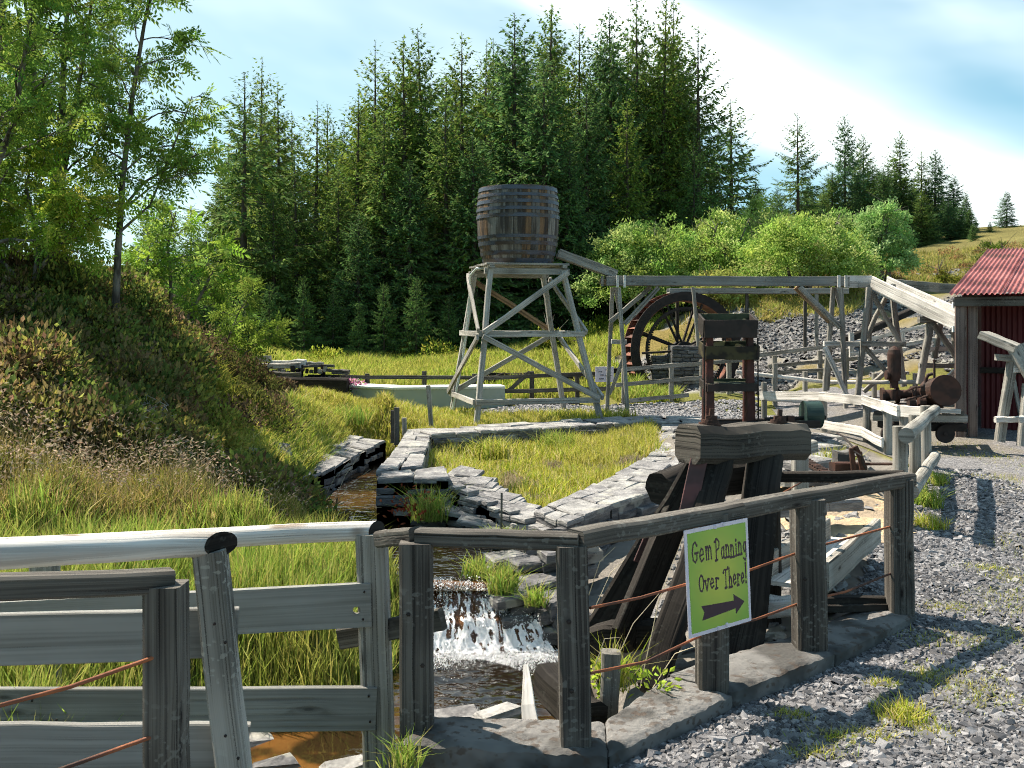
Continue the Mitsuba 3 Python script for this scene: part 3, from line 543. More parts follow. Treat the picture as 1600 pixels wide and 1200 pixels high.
# half-round rail
def halfround(key, a, b, ra, rb, mat='wood_flaky', name='rail', n=7):
    pts = [lerp(a, b, t) + (rng(int(t * 999)).normal(0, .0012, 3)) for t in np.linspace(0, 1, n)]
    N_ = unit(V(.86, -.51, 0)); m = MB().pole(pts, np.linspace(ra, rb, n), 20, wob=.012, seed=int(abs(a[0] * 1000)), cut=N_); k = m.put(name, mat, key, smooth=True)
    e = m.end + N_ * .003; MB().add(np.vstack([e, e.mean(0)[None]]), np.stack([np.arange(20), (np.arange(20) + 1) % 20, np.full(20, 20)], 1), np.vstack([e[:, [0, 2]], e[:, [0, 2]].mean(0)[None]])).put('end_grain', 'wood_black', key); return k
halfround(f1, W(-160, 874, 3.7), W(345, 849, 4.2), .060, .050)
def board(key, a, b, h, th, mat='wood_sawn', name='board', tilt=0.0, n=6):
    return MB().beam(a, b, th, h, n=n, wob=.002, ch=.12).put(name, mat, key)
board(f1, W(-150, 1003, 4.0), W(372, 987, 4.31), .205, .045)
board(f1, W(-150, 1172, 4.0), W(388, 1168, 4.31), .205, .045)
f2 = thing('board_fence', 'grey board fence with a knot hole, standing just behind the leaning post', 'fence')
post(f2, 581, 832, 1260, 5.4, 46, 'wood_grey', 14)
halfround(f2, W(-200, 868, 4.9), W(588, 828, 5.4), .058, .050)
# top board with its knot hole: a plank with a real hole
def holed(key, a, b, h, th, hx, hz, hr, mat):
    L = np.linalg.norm(b - a); t = (b - a) / L; up = V(0, 0, 1); nn = unit(np.cross(t, up)); up = np.cross(nn, t)
    pl = Polygon([(0, -h / 2), (L, -h / 2), (L, h / 2), (0, h / 2)]).difference(shapely.Point(hx, hz).buffer(hr, 10))
    m = trimesh.creation.extrude_polygon(pl, th, engine='earcut'); v = np.array(m.vertices)
    p = a + v[:, :1] * t + v[:, 1:2] * up + (v[:, 2:] - th / 2) * nn
    MB().add(p, m.faces, np.stack([v[:, 0] + 3, v[:, 1] + v[:, 2] + 8], 1)).put('board', mat, key)
b0, b1 = W(-190, 985, 5.05), W(580, 944, 5.33); L = np.linalg.norm(b1 - b0)
holed(f2, b0, b1, .225, .04, L - .075, -.025, .021, 'wood_sawn')
board(f2, W(-190, 1112, 5.05), W(588, 1107, 5.33), .225, .04)
post(f2, 70, 872, 1085, 5.9, 36, 'wood_grey', 3)
f3 = thing('rod_fence', 'dark weathered fence with rusty iron rods in the left foreground', 'fence')
post(f3, 260, 912, 1300, 3.6, 58, 'wood_dark', 2)
MB().beam(W(-120, 922, 3.2), W(268, 907, 3.62), .09, .078, n=4, wob=.0012).put('rail', 'wood_dark', f3)
def rod(key, pts, rad=.0075): return MB().pole(pts, rad, 7).put('rod', 'rust_bright', key, smooth=True)
rod(f3, [W(246, 1025, 3.55), W(110, 1073, 3.38), W(-60, 1118, 3.15)]); rod(f3, [W(246, 1148, 3.55), W(100, 1200, 3.4), W(-60, 1260, 3.2)])
# the fence on the kerb
f4 = thing('rod_fence', 'dark timber fence with rusty rods on the concrete kerb in front of the stream', 'fence')
post(f4, 650, 846, 1142, 5.05, 50, 'wood_dark', 2)
post(f4, 893, 850, 1158, 4.86, 48, 'wood_dark', 6)
post(f4, 1112, 800, 1074, 5.6, 46, 'wood_dark')
post(f4, 1262, 778, 1012, 6.22, 46, 'wood_dark', 3)
post(f4, 1404, 748, 953, 7.03, 36, 'wood_dark', 2)
def rail(key, a, b, wd, h, mat='wood_dark', n=6): return MB().beam(a, b, wd, h, n=n, wob=.002, ch=.14).put('rail', mat, key)
rail(f4, W(596, 842, 5.3), W(651, 837, 5.07), .09, .085)
rail(f4, W(653, 838, 5.06), W(906, 846, 4.84), .10, .08)
rail(f4, W(899, 842, 4.84), W(1150, 797, 5.7), .11, .088, 'wood_dark'); rail(f4, W(1151, 797, 5.71), W(1420, 748, 7.1), .11, .09, 'wood_dark')
rail(f4, W(532, 998, 5.52), W(692, 967, 5.22), .05, .11)
rod(f4, [W(922, 950, 4.9), W(1000, 934, 5.2), W(1072, 913, 5.52)]); rod(f4, [W(1168, 892, 5.9), W(1262, 858, 6.25), W(1402, 820, 7.05)])
rod(f4, [W(922, 1052, 4.9), W(1010, 1034, 5.22), W(1112, 985, 5.6), W(1180, 968, 5.9), W(1262, 938, 6.25), W(1320, 925, 6.55), W(1402, 892, 7.05)])
# return of that fence at the back
f5 = thing('rod_fence', 'dark return fence behind the front kerb fence, beside the timber frame', 'fence')
rail(f5, W(1205, 745, 7.6), W(1412, 744, 7.15), .09, .075, 'wood_black')
post(f5, 1250, 700, 850, 8.4, 22, 'wood_grey'); post(f5, 1203, 770, 866, 7.5, 22, 'wood_grey')
MB().beam(W(1238, 706, 8.4), W(1270, 696, 8.5), .12, .10, n=2).put('rail', 'wood_grey', f5)
rod(f5, [W(1192, 880, 7.1), W(1245, 864, 7.3)], .006); rod(f5, [W(1205, 780, 7.7), W(1255, 752, 8.3)], .006)
# nail and bolt heads
def nails(key, pts, rad=.006, mat='iron_black'):
    for p in pts: MB().lathe(np.asarray(p) + [0, .004, 0], (0.1, -1, 0), [(0, rad), (.006, rad), (.009, 0)], 8).put('nail', mat, key)
nails(f2, [W(569, 925, 5.295), W(567, 968, 5.295), W(576, 1088, 5.295), W(578, 1128, 5.295), W(50, 1095, 5.04), W(88, 1125, 5.05)])
nails(f1, [W(335, 975, 4.12), W(352, 1004, 4.12), W(352, 1150, 4.12), W(372, 1185, 4.12)]); nails(f4, [W(889, 972, 4.78), W(893, 1080, 4.78), W(638, 960, 4.97), W(660, 1040, 4.97), W(1258, 905, 6.13), W(1406, 830, 6.95)], .011)
# the sign
sg = thing('sign', 'green sign reading Gem Panning Over There with an arrow, hung on the fence rods', 'sign')
TL, TR, BR, BL = W(1069, 831, 5.26), W(1166, 811, 5.64), W(1172, 968, 5.64), W(1077, 996, 5.26)
ux, uz = TR - TL, BL - TL; Wd, Hd = np.linalg.norm(ux), np.linalg.norm(uz); nn = unit(np.cross(ux, uz)); nn = nn if nn[1] < 0 else -nn
def onsign(u, v, o=0.0): return lerp(lerp(TL, TR, u), lerp(BL, BR, u), v) + nn * o
def plate(poly, th, o, mat, name, uvk=True):        # polygon in sign units (x 0..1 right, y 0..1 down)
    gs = getattr(poly, 'geoms', [poly]); m = MB()
    for g in gs:
        if g.is_empty or g.area < 1e-7: continue
        e = trimesh.creation.extrude_polygon(g, 1.0, engine='earcut'); v = np.array(e.vertices)
        p = np.array([onsign(a, b, o + th * c) for a, b, c in v]); fs = np.array(e.faces)
        m.add(p, fs[:, ::-1], v[:, :2])
    return m.put(name, mat, sg)
scene['sign_white'] = principled((.62, .58, .66), .4)
scene['sign_green'] = principled(proc(lambda p, n, uv: mix((.42, .48, .06), (.20, .39, .05), smoothstep(.05, .62, dr.sqrt(dr.square(uv.x - .5) + dr.square(uv.y - .5) * .8)))), .28, None, 1, .5)
scene['sign_ink'] = principled((.035, .018, .035), .4)
rect = lambda a, b, c, d: Polygon([(a, b), (c, b), (c, d), (a, d)])
plate(rect(0, 0, 1, 1).buffer(.012), .004, 0, 'sign_white', 'panel'); plate(rect(.03, .025, .97, .975), .0012, .004, 'sign_green', 'green_face')
# lettering: strokes on a 1 x 1 cell, y up
GL = {'G': [[(.85,.80),(.62,.98),(.3,.86),(.12,.5),(.25,.14),(.55,.02),(.82,.2),(.82,.45)],[(.55,.45),(1,.47)]], 'e': [[(.12,.30),(.78,.36),(.7,.58),(.42,.64),(.16,.45),(.14,.2),(.4,.02),(.8,.14)]],
 'm': [[(.08,.6),(.16,.02)],[(.12,.45),(.32,.64),(.45,.5),(.47,.02)],[(.47,.42),(.68,.64),(.85,.5),(.9,.02)]], 'P': [[(.25,0),(.27,1.1)],[(.02,.98),(.5,1.12),(.9,.92),(.8,.62),(.28,.5)],[(.08,0),(.45,.02)]],
 'a': [[(.75,.58),(.4,.64),(.14,.36),(.3,.06),(.6,.1),(.76,.4)],[(.76,.62),(.78,.12),(.95,.02)]], 'n': [[(.12,.64),(.17,.0)],[(.15,.42),(.42,.66),(.72,.54),(.78,0)],[(.02,0),(.32,.01)],[(.64,0),(.95,.01)]],
 'i': [[(.4,.6),(.45,0)],[(.42,.80),(.44,.86)],[(.25,0),(.65,.01)]], 'g': [[(.75,.6),(.4,.66),(.16,.42),(.35,.14),(.66,.22),(.76,.62)],[(.76,.62),(.82,-.15),(.5,-.32),(.18,-.18)]],
 'O': [[(.5,1.0),(.2,.86),(.08,.48),(.25,.1),(.52,.0),(.82,.18),(.94,.56),(.78,.9),(.5,1.0)]], 'v': [[(.06,.64),(.42,.02),(.86,.7)],[(-.05,.64),(.22,.63)],[(.7,.68),(1,.7)]], 'r': [[(.22,.64),(.28,0)],[(.26,.42),(.5,.66),(.82,.58)],[(.1,0),(.5,.01)]],
 'T': [[(.45,0),(.48,1.05)],[(-.05,.92),(.1,1.08),(.9,1.06),(1.05,1.2)],[(.28,0),(.68,.01)]], 'h': [[(.16,1.1),(.2,0)],[(.18,.4),(.46,.64),(.74,.5),(.78,0)],[(.05,0),(.36,.01)],[(.64,0),(.95,.01)]], '!': [[(.4,1.15),(.42,.3)],[(.42,.0),(.43,.06)]]}
def word(txt, x, y, adv, ht, slope, jit):
    out = []
    for k, ch in enumerate(txt):
        wdt = adv * (.62 if ch in 'i!' else 1.12 if ch in 'mGPTO' else .95)
        for st in GL.get(ch, []):
            q = [(x + a * wdt * .86, y + slope * x - b * ht + jit * math.sin(k * 2.4)) for a, b in st]
            ls = LineString(q); out.append(ls.buffer(.0085)); out.append(shapely.Point(q[0]).buffer(.0135)); out.append(shapely.Point(q[-1]).buffer(.0115))
        x += wdt if ch != ' ' else adv * .5
    return shapely.unary_union(out)
for wd_, x_, y_, ad_, ht_ in (('Gem', .08, .315, .104, .205), ('Panning', .445, .335, .083, .185), ('Over', .17, .60, .085, .155), ('There!', .57, .622, .072, .165)): plate(word(wd_, x_, y_, ad_, ht_, 0, .006), .0008, .0053, 'sign_ink', 'lettering')
plate(Polygon([(.19, .735), (.72, .765), (.715, .70), (.90, .80), (.75, .90), (.745, .845), (.20, .875), (.235, .80)]), .0008, .0053, 'sign_ink', 'arrow')
for u, vv in ((.46, .012), (.60, .0), (.44, .985), (.58, .975)):
    MB().box(onsign(u, vv, .004), .014, .02, .018, math.atan2(ux[1], ux[0])).put('cable_tie', 'sign_white', sg)

for i, (px, py, y, sx, sy, sz, mt) in enumerate(((430, 1188, 6.3, .34, .2, .10, 'slate_dark'), (545, 1196, 6.1, .34, .24, .06, 'slate_light'), (405, 1150, 6.75, .25, .3, .05, 'slate_mid'), (715, 1120, 5.9, .35, .25, .08, 'slate_mid'), (780, 1110, 5.75, .3, .22, .08, 'slate_light'), (1005, 1000, 7.2, .5, .35, .12, 'slate_light'))):
    c = W(px, py, y); k = new('stone'); yw = r.random() * .6; ax_, ay_ = V(math.cos(yw), math.sin(yw), 0) * sx / 2, V(-math.sin(yw), math.cos(yw), 0) * sy / 2
    scene[k] = MB().slab([c - ax_ - ay_, c + ax_ - ay_ * .7, c + ax_ * .8 + ay_, c - ax_ * .9 + ay_], sz + .1, r, .04, .02).ply(mt); labels[k] = {'label': ('black wet stone at the edge of the orange puddle, bottom left', 'pale flat slate at the bottom between puddle and kerb post', 'grey stone on the far rim of the orange puddle', 'grey flat stone at the near edge of the pool, left of the split plank', 'pale flat stone right beside the split plank', 'large pale stone among the leaning timbers behind the rods')[i], 'category': 'stone'}
# ------------------------------------------------------------------ the old timber frame
tf = thing('stamp_frame', 'massive black rotted timber frame with iron bolts behind the sign', 'timber frame')
MB().beam(W(1074, 695, 6.75), W(1247, 688, 7.25), .26, .25, n=9, wob=.007, ch=.18).put('cap_beam', 'wood_black_sunlit', tf)
MB().beam(W(1128, 724, 6.9), W(1018, 1080, 6.15), .22, .17, up=(1, 0, .3), n=6, wob=.008).put('leg', 'wood_black', tf)
MB().beam(W(1195, 718, 7.1), W(1156, 1040, 6.35), .24, .22, up=(1, 0, 0), n=6, wob=.008).put('leg', 'wood_black', tf)
MB().beam(W(1190, 730, 7.45), W(1200, 1010, 7.4), .2, .2, up=(1, 0, 0), n=5, wob=.008).put('leg', 'wood_black', tf)
MB().beam(W(1098, 725, 7.0), W(885, 1065, 7.35), .19, .20, n=6, wob=.008).put('brace', 'wood_black', tf)
MB().beam(W(1060, 800, 7.1), W(975, 1000, 6.6), .05, .3, n=3, wob=.005).put('brace', 'wood_black', tf)
MB().beam(W(1092, 718, 6.72), W(1072, 812, 6.66), .02, .11, up=(1, 0, 0), n=2, wob=0).put('iron_strap', 'rust_purple', tf)
MB().beam(W(1022, 835, 7.0), W(1003, 880, 7.05), .02, .12, up=(1, 0, 0), n=2, wob=0).put('iron_strap', 'rust_purple', tf)
pts = [W(1030, 765, 7.2), W(1075, 748, 7.5), W(1130, 735, 8.0)]; MB().pole(pts, [.115, .125, .12], 14, wob=.07, seed=4).put('log', 'wood_black', tf, smooth=True)
MB().beam(W(1078, 752, 7.45), W(1210, 745, 7.6), .16, .22, n=4, wob=.01).put('cross_beam', 'wood_black', tf)
for px, y in ((1109, 6.85), (1216, 7.15)):
    c = W(px, 664, y); m = MB()
    for k, (rr, hh) in enumerate(((.075, .018), (.058, .02), (.044, .03))): m.lathe(c + [.004 * k, 0, sum((.018, .02, .03)[:k]) - .005], (.1, .05, 1), [(0, 0), (0, rr), (hh, rr), (hh, 0)], 14 if k < 2 else 6)
    m.lathe(c + [.01, 0, .06], (.1, .05, 1), [(0, .018), (.05, .018), (.05, 0)], 8); m.put('bolt', 'rust', tf)
MB().beam(W(955, 1018, 5.62), W(951, 1118, 5.62), .10, .10, up=(0, 1, 0), n=3).put('stump', 'wood_grey', thing('post_stump', 'short grey post stump at the water edge left of the sign', 'stump'))
lg = new('split_plank'); scene[lg] = MB().beam(W(821, 1040, 5.42), W(829, 1148, 5.15), .03, .03, up=(0, 1, .2), n=5, wob=.003, w1=.095).ply('wood_pale'); labels[lg] = {'label': 'bleached split plank standing upright by the pool', 'category': 'plank'}
for a, b, sz, lbl in ((W(862, 1062, 6.0), W(925, 1130, 5.35), .2, 'black waterlogged timber lying behind the dark front post'), (W(930, 1000, 6.9), W(1060, 985, 6.6), .18, 'black timber sill lying under the leaning legs')):
    k = new('timber_baulk'); scene[k] = MB().beam(a, b, sz, sz, n=5, wob=.012).ply('wood_black'); labels[k] = {'label': lbl, 'category': 'timber'}
# trough and sleepers inside the fence
tr = thing('wooden_trough', 'long low plank trough running back from the fence behind the sign', 'trough')
a0, a1 = W(1288, 902, 6.95), W(1371, 829, 8.5); c0, c1 = W(1190, 889, 7.1), W(1293, 827, 8.55)
MB().beam(a0, a1, .06, .2, n=5).put('side_board', 'wood_grey', tr); MB().beam(c0, c1, .06, .19, n=5).put('side_board', 'wood_grey', tr)
MB().beam(lerp(a0, c0, .5) - [0, 0, .09], lerp(a1, c1, .5) - [0, 0, .09], .36, .03, n=5).put('floor_board', 'wood_pale', tr)
MB().beam(W(1185, 945, 6.75), W(1262, 945, 6.55), .26, .10, n=3, wob=.008).put('end_board', 'wood_pale', tr)
sl = thing('sleeper', 'pair of dark sleepers lying on the ground between the two right front posts', 'sleeper')
MB().beam(W(1280, 938, 6.9), W(1398, 937, 7.15), .07, .05, n=3).put('timber', 'wood_black', sl); MB().beam(W(1280, 950, 6.85), W(1398, 949, 7.1), .07, .05, n=3).put('timber', 'wood_black', sl)
k = new('sandy_floor'); pl = Polygon([(2.95, 9.4), (3.3, 9.5), (3.7, 10.6), (3.95, 12), (3.5, 12), (3.15, 10.6)]).buffer(.08); v, f = sheet(pl, 0, .12, 0); v[:, 2] = TZ(v[:, 0], v[:, 1]) + .03
scene['sand_material'] = principled(proc(lambda p, n, uv: mix((.42, .32, .2), (.27, .22, .16), smoothstep(.4, .65, fbm(p.x * 4, p.y * 4, 0, 4)))), .95, proc(lambda p, n, uv: fbm(p.x * 30, p.y * 30, 0, 3) * .02, 2e-3)); scene[k] = mikit.ply((v, f), 'sand_material', True); struct(k)
# rusty winch gear
wg = thing('winch_gear', 'rusty winch gear and toothed rack behind the fence return', 'machinery')
MB().beam(W(1300, 731, 11.3), W(1340, 731, 11.4), .12, .12, n=2).put('rusty_box', 'rust', wg)
for q in ((1330, 700, 1334, 738), (1343, 706, 1348, 738), (1336, 697, 1352, 733)): MB().beam(W(q[0], q[1], 11.2), W(q[2], q[3], 11.2), .05, .05, n=2, up=(0, 1, 0)).put('bracket', 'rust', wg)
MB().pole([W(1334, 705, 11.15), W(1345, 712, 11.1), W(1350, 728, 11.1), W(1356, 738, 11.1)], .012, 6).put('cable', 'iron_black', wg); MB().pole([W(1308, 677, 13.6), W(1318, 682, 12.6), W(1336, 702, 11.2)], .012, 6).put('cable', 'iron_black', wg)
MB().pole([W(1350, 725, 11.2), W(1396, 725, 11.0)], .016, 7).put('shaft', 'rust', wg)
m = MB().beam(W(1260, 722, 11.9), W(1290, 740, 11.0), .1, .03, n=1)
for t in np.linspace(0, 1, 9): c = lerp(W(1260, 720, 11.9), W(1290, 738, 11.0), t); m.beam(c - [.05, 0, 0], c + [.05, 0, 0], .045, .045, n=1)
m.put('toothed_rack', 'rust', wg)
MB().beam(W(1304, 716, 11.7), W(1330, 716, 11.7), .22, .17, n=2, wob=.01).put('block', 'concrete', wg)
# ------------------------------------------------------------------ the water tower with its barrel
tw = thing('barrel_stand', 'tall tapering stand of pale braced timbers that carries the big barrel', 'stand')
th = math.radians(14); ex, ey = V(math.cos(th), math.sin(th), 0), V(-math.sin(th), math.cos(th), 0)
A0_ = V(-.66, 18.4, 0); CB = A0_ + (ex + ey) * 1.2; CT = CB + V(-.10, 0, 0)
def foot(i, j): p = CB + ex * 1.2 * i + ey * 1.2 * j; p[2] = tz(p[0], p[1]) - .05; return p
def head(i, j): p = CT + ex * .70 * i + ey * .70 * j; p[2] = 2.93; return p
LG = {n: (foot(*s), head(*s)) for n, s in dict(A=(-1, -1), B=(1, -1), C=(-1, 1), D=(1, 1)).items()}
def lz(n, z): a, b = LG[n]; return lerp(a, b, (z - a[2]) / (b[2] - a[2]))
for n in 'ABCD': MB().beam(LG[n][0], LG[n][1], .10, .10, up=ey, n=6, wob=.005).put('leg', 'wood_light', tw)
def brace(p, q, off, w=.10, t=.05, ext=.06, name='brace', mat='wood_light'):
    d = unit(q - p) * ext; MB().beam(p - d + off, q + d + off, t, w, up=(0, 0, 1), n=4, wob=.004).put(name, mat, tw)
fo, so = -ey * .085, -ex * .085
for z, nm in ((1.74, 'A'), (.52, 'A')): brace(lz('A', z), lz('B', z), fo, name='rail'); brace(lz('A', z), lz('C', z), so, name='rail')
brace(lz('C', 1.74), lz('D', 1.74), -fo, name='rail'); brace(lz('B', 1.74), lz('D', 1.74), -so, name='rail')
brace(lz('A', 1.80), lz('B', 2.86), fo * 1.62); brace(lz('A', 1.68), lz('B', .58), fo * 1.62)
brace(lz('C', 2.86), lz('A', 1.84), so * 1.62); brace(lz('A', 1.66), lz('C', .58), so * 1.62)
brace(lz('C', 2.8), lz('D', 1.8), -fo * 1.62, mat='wood_warm'); brace(lz('C', .55), lz('D', 1.68), -fo * 1.62)
brace(lz('B', .58), lz('D', 1.66), -so * 1.62); brace(lz('B', 1.8), lz('D', 2.8), -so * 1.62)
for i, n0, n1 in ((-1, 'A', 'B'), (1, 'C', 'D')): MB().beam(LG[n0][1] - ex * .12 + [0, 0, -.02], LG[n1][1] + ex * .12 + [0, 0, -.02], .08, .12, n=3).put('head_beam', 'wood_grey', tw)
for n0, n1 in (('A', 'C'), ('B', 'D')): MB().beam(LG[n0][1] - ey * .14 + [0, 0, .07], LG[n1][1] + ey * .14 + [0, 0, .07], .09, .06, n=3).put('head_beam', 'wood_grey', tw)
for k in range(9):
    c = CT + ey * (-.72 + k * .18); c[2] = 3.045 + .006 * math.sin(k * 5); MB().beam(c - ex * .80, c + ex * .80, .155, .035, n=3, wob=.003).put('deck_plank', 'wood_grey', tw)
hs = new('hose'); hp = [CT + ex * -.75 + ey * .3 + [0, 0, 3.0]]; hp = np.array([W(757, 420, 19.6), W(745, 419, 19.7), W(735, 430, 19.9), W(734, 455, 20.1), W(731, 500, 20.3), W(723, 560, 20.5), W(707, 640, 20.55)])
scene[hs] = MB().pole(hp, .022, 8).ply('galvanised_lid', True); labels[hs] = {'label': 'pale water hose looping down the left side of the barrel stand', 'category': 'hose'}
br = thing('barrel', 'huge weathered oak barrel bound with dark iron hoops, on top of the stand', 'barrel')
BZ, BH = 3.07, 1.47
def brad(t): return .655 + (.745 - .655) * t + .40 * t * (1 - t) * (1.05 - .25 * t)
for nm, a, b in (('stave_a', (.13, .12, .105), (.05, .044, .037)), ('stave_b', (.21, .20, .18), (.085, .075, .062)), ('stave_c', (.18, .11, .06), (.07, .045, .026))):
    scene[nm] = principled(proc(lambda p, n, uv, a=a, b=b: mix(mix(a, b, smoothstep(.3, .7, fbm(uv.x * 26, p.z * 2.2, 3.0, 3))), (.03, .025, .022), smoothstep(.50, .72, fbm(uv.x * 13, p.z * 1.3, 9.0, 3)) * .85)), .75, proc(lambda p, n, uv: fbm(uv.x * 60, p.z * 3, 0, 3) * .006, 2e-3))
rb = rng(31); NS = 30; tt = np.linspace(0, 1, 12); edges = np.cumsum(rb.uniform(.8, 1.25, NS)); edges = np.r_[0, edges / edges[-1]] * 2 * np.pi + .07
for k in range(NS):
    a0_, a1_ = edges[k] + .0015, edges[k + 1] - .0015; an = np.linspace(a0_, a1_, 4); m = MB()
    P = lambda rr, z, a: np.stack([CT[0] + rr * np.cos(a), CT[1] + rr * np.sin(a), np.full_like(a, z)], 1)
    pr = rb.normal(0, .003); vo = np.vstack([P(brad(t) + pr, BZ + t * BH, an) for t in tt]); vi = np.vstack([P(brad(t) - .05, BZ + t * BH, an) for t in tt])
    q = np.array([[i * 4 + j, i * 4 + j + 1, i * 4 + 5 + j, i * 4 + 4 + j] for i in range(11) for j in range(3)])
    m.add(vo, q, np.stack([np.tile(an, 12) * .8 + k * 3.3, np.repeat(tt, 4)], 1)); m.add(vi, q[:, ::-1])
    sd = lambda j, fl: m.add(np.vstack([vo[j::4], vi[j::4]]), [[i, i + 1, i + 13, i + 12][::1 if fl else -1] for i in range(11)])
    sd(0, True); sd(3, False)
    m.add(np.vstack([vo[-4:], vi[-4:]]), [[j, j + 1, j + 5, j + 4] for j in range(3)])
    scene[newfast('stave', br)] = m.ply(['stave_a', 'stave_b', 'stave_a', 'stave_c', 'stave_b'][rb.integers(5)])
for t, wd in ((.965, .075), (.875, .06), (.79, .065), (.70, .06), (.61, .07), (.345, .06), (.26, .075), (.135, .08), (.035, .085)):
    z0, z1 = t * BH - wd / 2, t * BH + wd / 2; m = MB(); m.lathe(V(CT[0], CT[1], BZ), (0, 0, 1), [(z0, brad(z0 / BH) - .002), (z0, brad(z0 / BH) + .013), (z1, brad(z1 / BH) + .013), (z1, brad(z1 / BH) - .002)], 60)
    m.put('hoop', 'hoop_iron', br, smooth=False)
scene['hoop_iron'] = principled(proc(lambda p, n, uv: mix((.045, .055, .08), (.04, .03, .026), smoothstep(.45, .65, fbm(p.x * 5, p.y * 5, p.z * 9, 3)))), .42, proc(lambda p, n, uv: fbm(p.x * 40, p.y * 40, p.z * 40, 2) * .003, 2e-3), 1.0, .6)
MB().lathe(V(CT[0], CT[1], BZ + BH - .1), (0, 0, 1), [(0, .70), (.02, .70), (.02, 0)], 40).put('head', 'stave_a', br)
# spout into the launder
def trough(name, label, a, b, wd, hg, mat, group=None, th_=.035, cat='launder', parts=('side_board', 'side_board', 'floor_board'), n=6):
    k = thing(name, label, cat, group); d = unit(b - a); s = unit(np.cross(d, (0, 0, 1))); u = np.cross(s, d)
    for sgn in (1, -1): MB().beam(a + s * sgn * wd / 2, b + s * sgn * wd / 2, th_, hg, n=n, wob=.004).put(parts[0], mat, k)
    MB().beam(a - u * (hg / 2 - .03), b - u * (hg / 2 - .03), wd - th_ - .006, .03, n=n, wob=.003).put(parts[2], mat, k); return k
trough('barrel_spout', 'short sloping wooden spout from the barrel into the long launder', W(872, 396, 20.0), W(962, 429, 20.1), .26, .17, 'wood_grey')
ln = trough('launder', 'long level wooden launder on trestles between the barrel and the waterwheel', W(946, 439, 20.0), W(1322, 440, 20.15), .34, .185, 'wood_sawn', th_=.05, n=10)
MB().beam(W(941, 439, 19.8), W(941, 439, 20.25), .05, .2, n=1).put('end_board', 'wood_grey', ln); MB().beam(W(937, 440, 19.9), W(947, 440, 19.9), .08, .10, n=1).put('end_block', 'wood_warm', ln)
for px in (965, 976, 1311, 1322): MB().beam(W(px, 430, 19.78), W(px, 449, 19.78), .05, .04, up=(0, 1, 0), n=1).put('cleat', 'wood_pale', ln)
def trestle(name, label, sticks, group=None, mat='wood_grey'):
    k = thing(name, label, 'trestle', group)
    for nm, x0, y0, x1, y1, d, w_, *m_ in sticks: MB().beam(W(x0, y0, d if np.ndim(d) == 0 else d[0]), W(x1, y1, d if np.ndim(d) == 0 else d[1]), w_, w_ if len(m_) < 2 else m_[1], up=(0, 1, 0) if abs(x1 - x0) < abs(y1 - y0) else (0, 0, 1), n=4, wob=.004).put(nm, m_[0] if m_ else mat, k)
    return k
trestle('launder_trestle', 'pale braced trestle under the left end of the long launder', [('leg', 957, 449, 948, 648, 20.35, .075), ('leg', 967, 449, 981, 652, 19.85, .08), ('brace', 953, 503, 1017, 449, 20.2, .09), ('brace', 976, 506, 1029, 449, 19.9, .09), ('brace', 976, 556, 952, 616, (20.2, 20.4), .07), ('tie', 955, 534, 979, 534, 20.0, .09, 'wood_pale'), ('leg', 960, 449, 972, 510, 20.6, .06)])
trestle('launder_trestle', 'pale braced trestle under the right end of the long launder', [('leg', 1302, 449, 1288, 618, 20.4, .085), ('leg', 1314, 449, 1323, 668, 19.9, .08), ('leg', 1304, 449, 1312, 480, 20.5, .06), ('brace', 1250, 449, 1313, 512, 19.9, .09), ('brace', 1243, 449, 1300, 506, 20.4, .09, 'wood_warm'), ('tie', 1287, 537, 1348, 537, 20.0, .10, 'wood_pale'), ('brace', 1289, 543, 1323, 618, 19.75, .085, 'wood_pale'), ('brace', 1297, 545, 1292, 610, 20.4, .08)])
trestle('launder_trestle', 'tall cross braced trestle under the top of the sloping chute', [('leg', 1358, 449, 1334, 672, 19.9, .10), ('leg', 1394, 456, 1412, 604, 20.3, .10), ('leg', 1360, 449, 1358, 540, 20.8, .08), ('brace', 1362, 457, 1406, 535, 20.0, .08), ('brace', 1388, 457, 1350, 532, 20.25, .08), ('tie', 1346, 537, 1414, 538, 19.8, .10), ('tie', 1340, 446, 1402, 447, 20.1, .10), ('brace', 1352, 543, 1386, 582, 19.9, .08), ('brace', 1410, 556, 1350, 612, 20.3, .08), ('leg', 1405, 540, 1412, 592, 20.6, .08)])
trestle('launder_trestle', 'trestle under the low end of the sloping chute beside the red shed', [('leg', 1454, 503, 1437, 600, 18.6, .11), ('leg', 1470, 503, 1460, 560, 19.3, .09), ('cap', 1435, 499, 1472, 499, 18.6, .13), ('brace', 1458, 506, 1497, 563, 18.5, .09), ('tie', 1436, 571, 1497, 571, 18.6, .09), ('tie', 1452, 545, 1484, 545, 19.3, .09, 'wood_pale'), ('brace', 1496, 576, 1474, 595, 18.9, .08, 'wood_pale'), ('leg', 1488, 470, 1496, 580, 18.7, .10)])
ch = thing('chute', 'white sunlit board chute sloping down from the launder into the red shed', 'chute')
for a, b, dp in (((1322, 440), (1362, 440), (20.1, 20.1)), ((1362, 441), (1499, 508), (20.0, 17.6))): MB().beam(W(*a, dp[0]), W(*b, dp[1]), .04, .24, n=4).put('side_board', 'wood_pale', ch)
MB().beam(W(1386, 441, 20.4), W(1502, 494, 18.0), .04, .24, n=4).put('side_board', 'wood_pale', ch)
MB().beam(W(1370, 452, 20.2), W(1500, 512, 17.8), .36, .03, n=4).put('floor_board', 'wood_pale', ch)
trough('far_launder', 'far dark launder that feeds the waterwheel from the spoil slope', W(1044, 455, 24.6), W(1322, 455, 24.6), .4, .13, 'wood_grey')
trough('far_launder', 'far launder reaching from the slope towards the red shed roof', W(1402, 444, 24.2), W(1506, 453, 23.4), .4, .22, 'wood_grey')
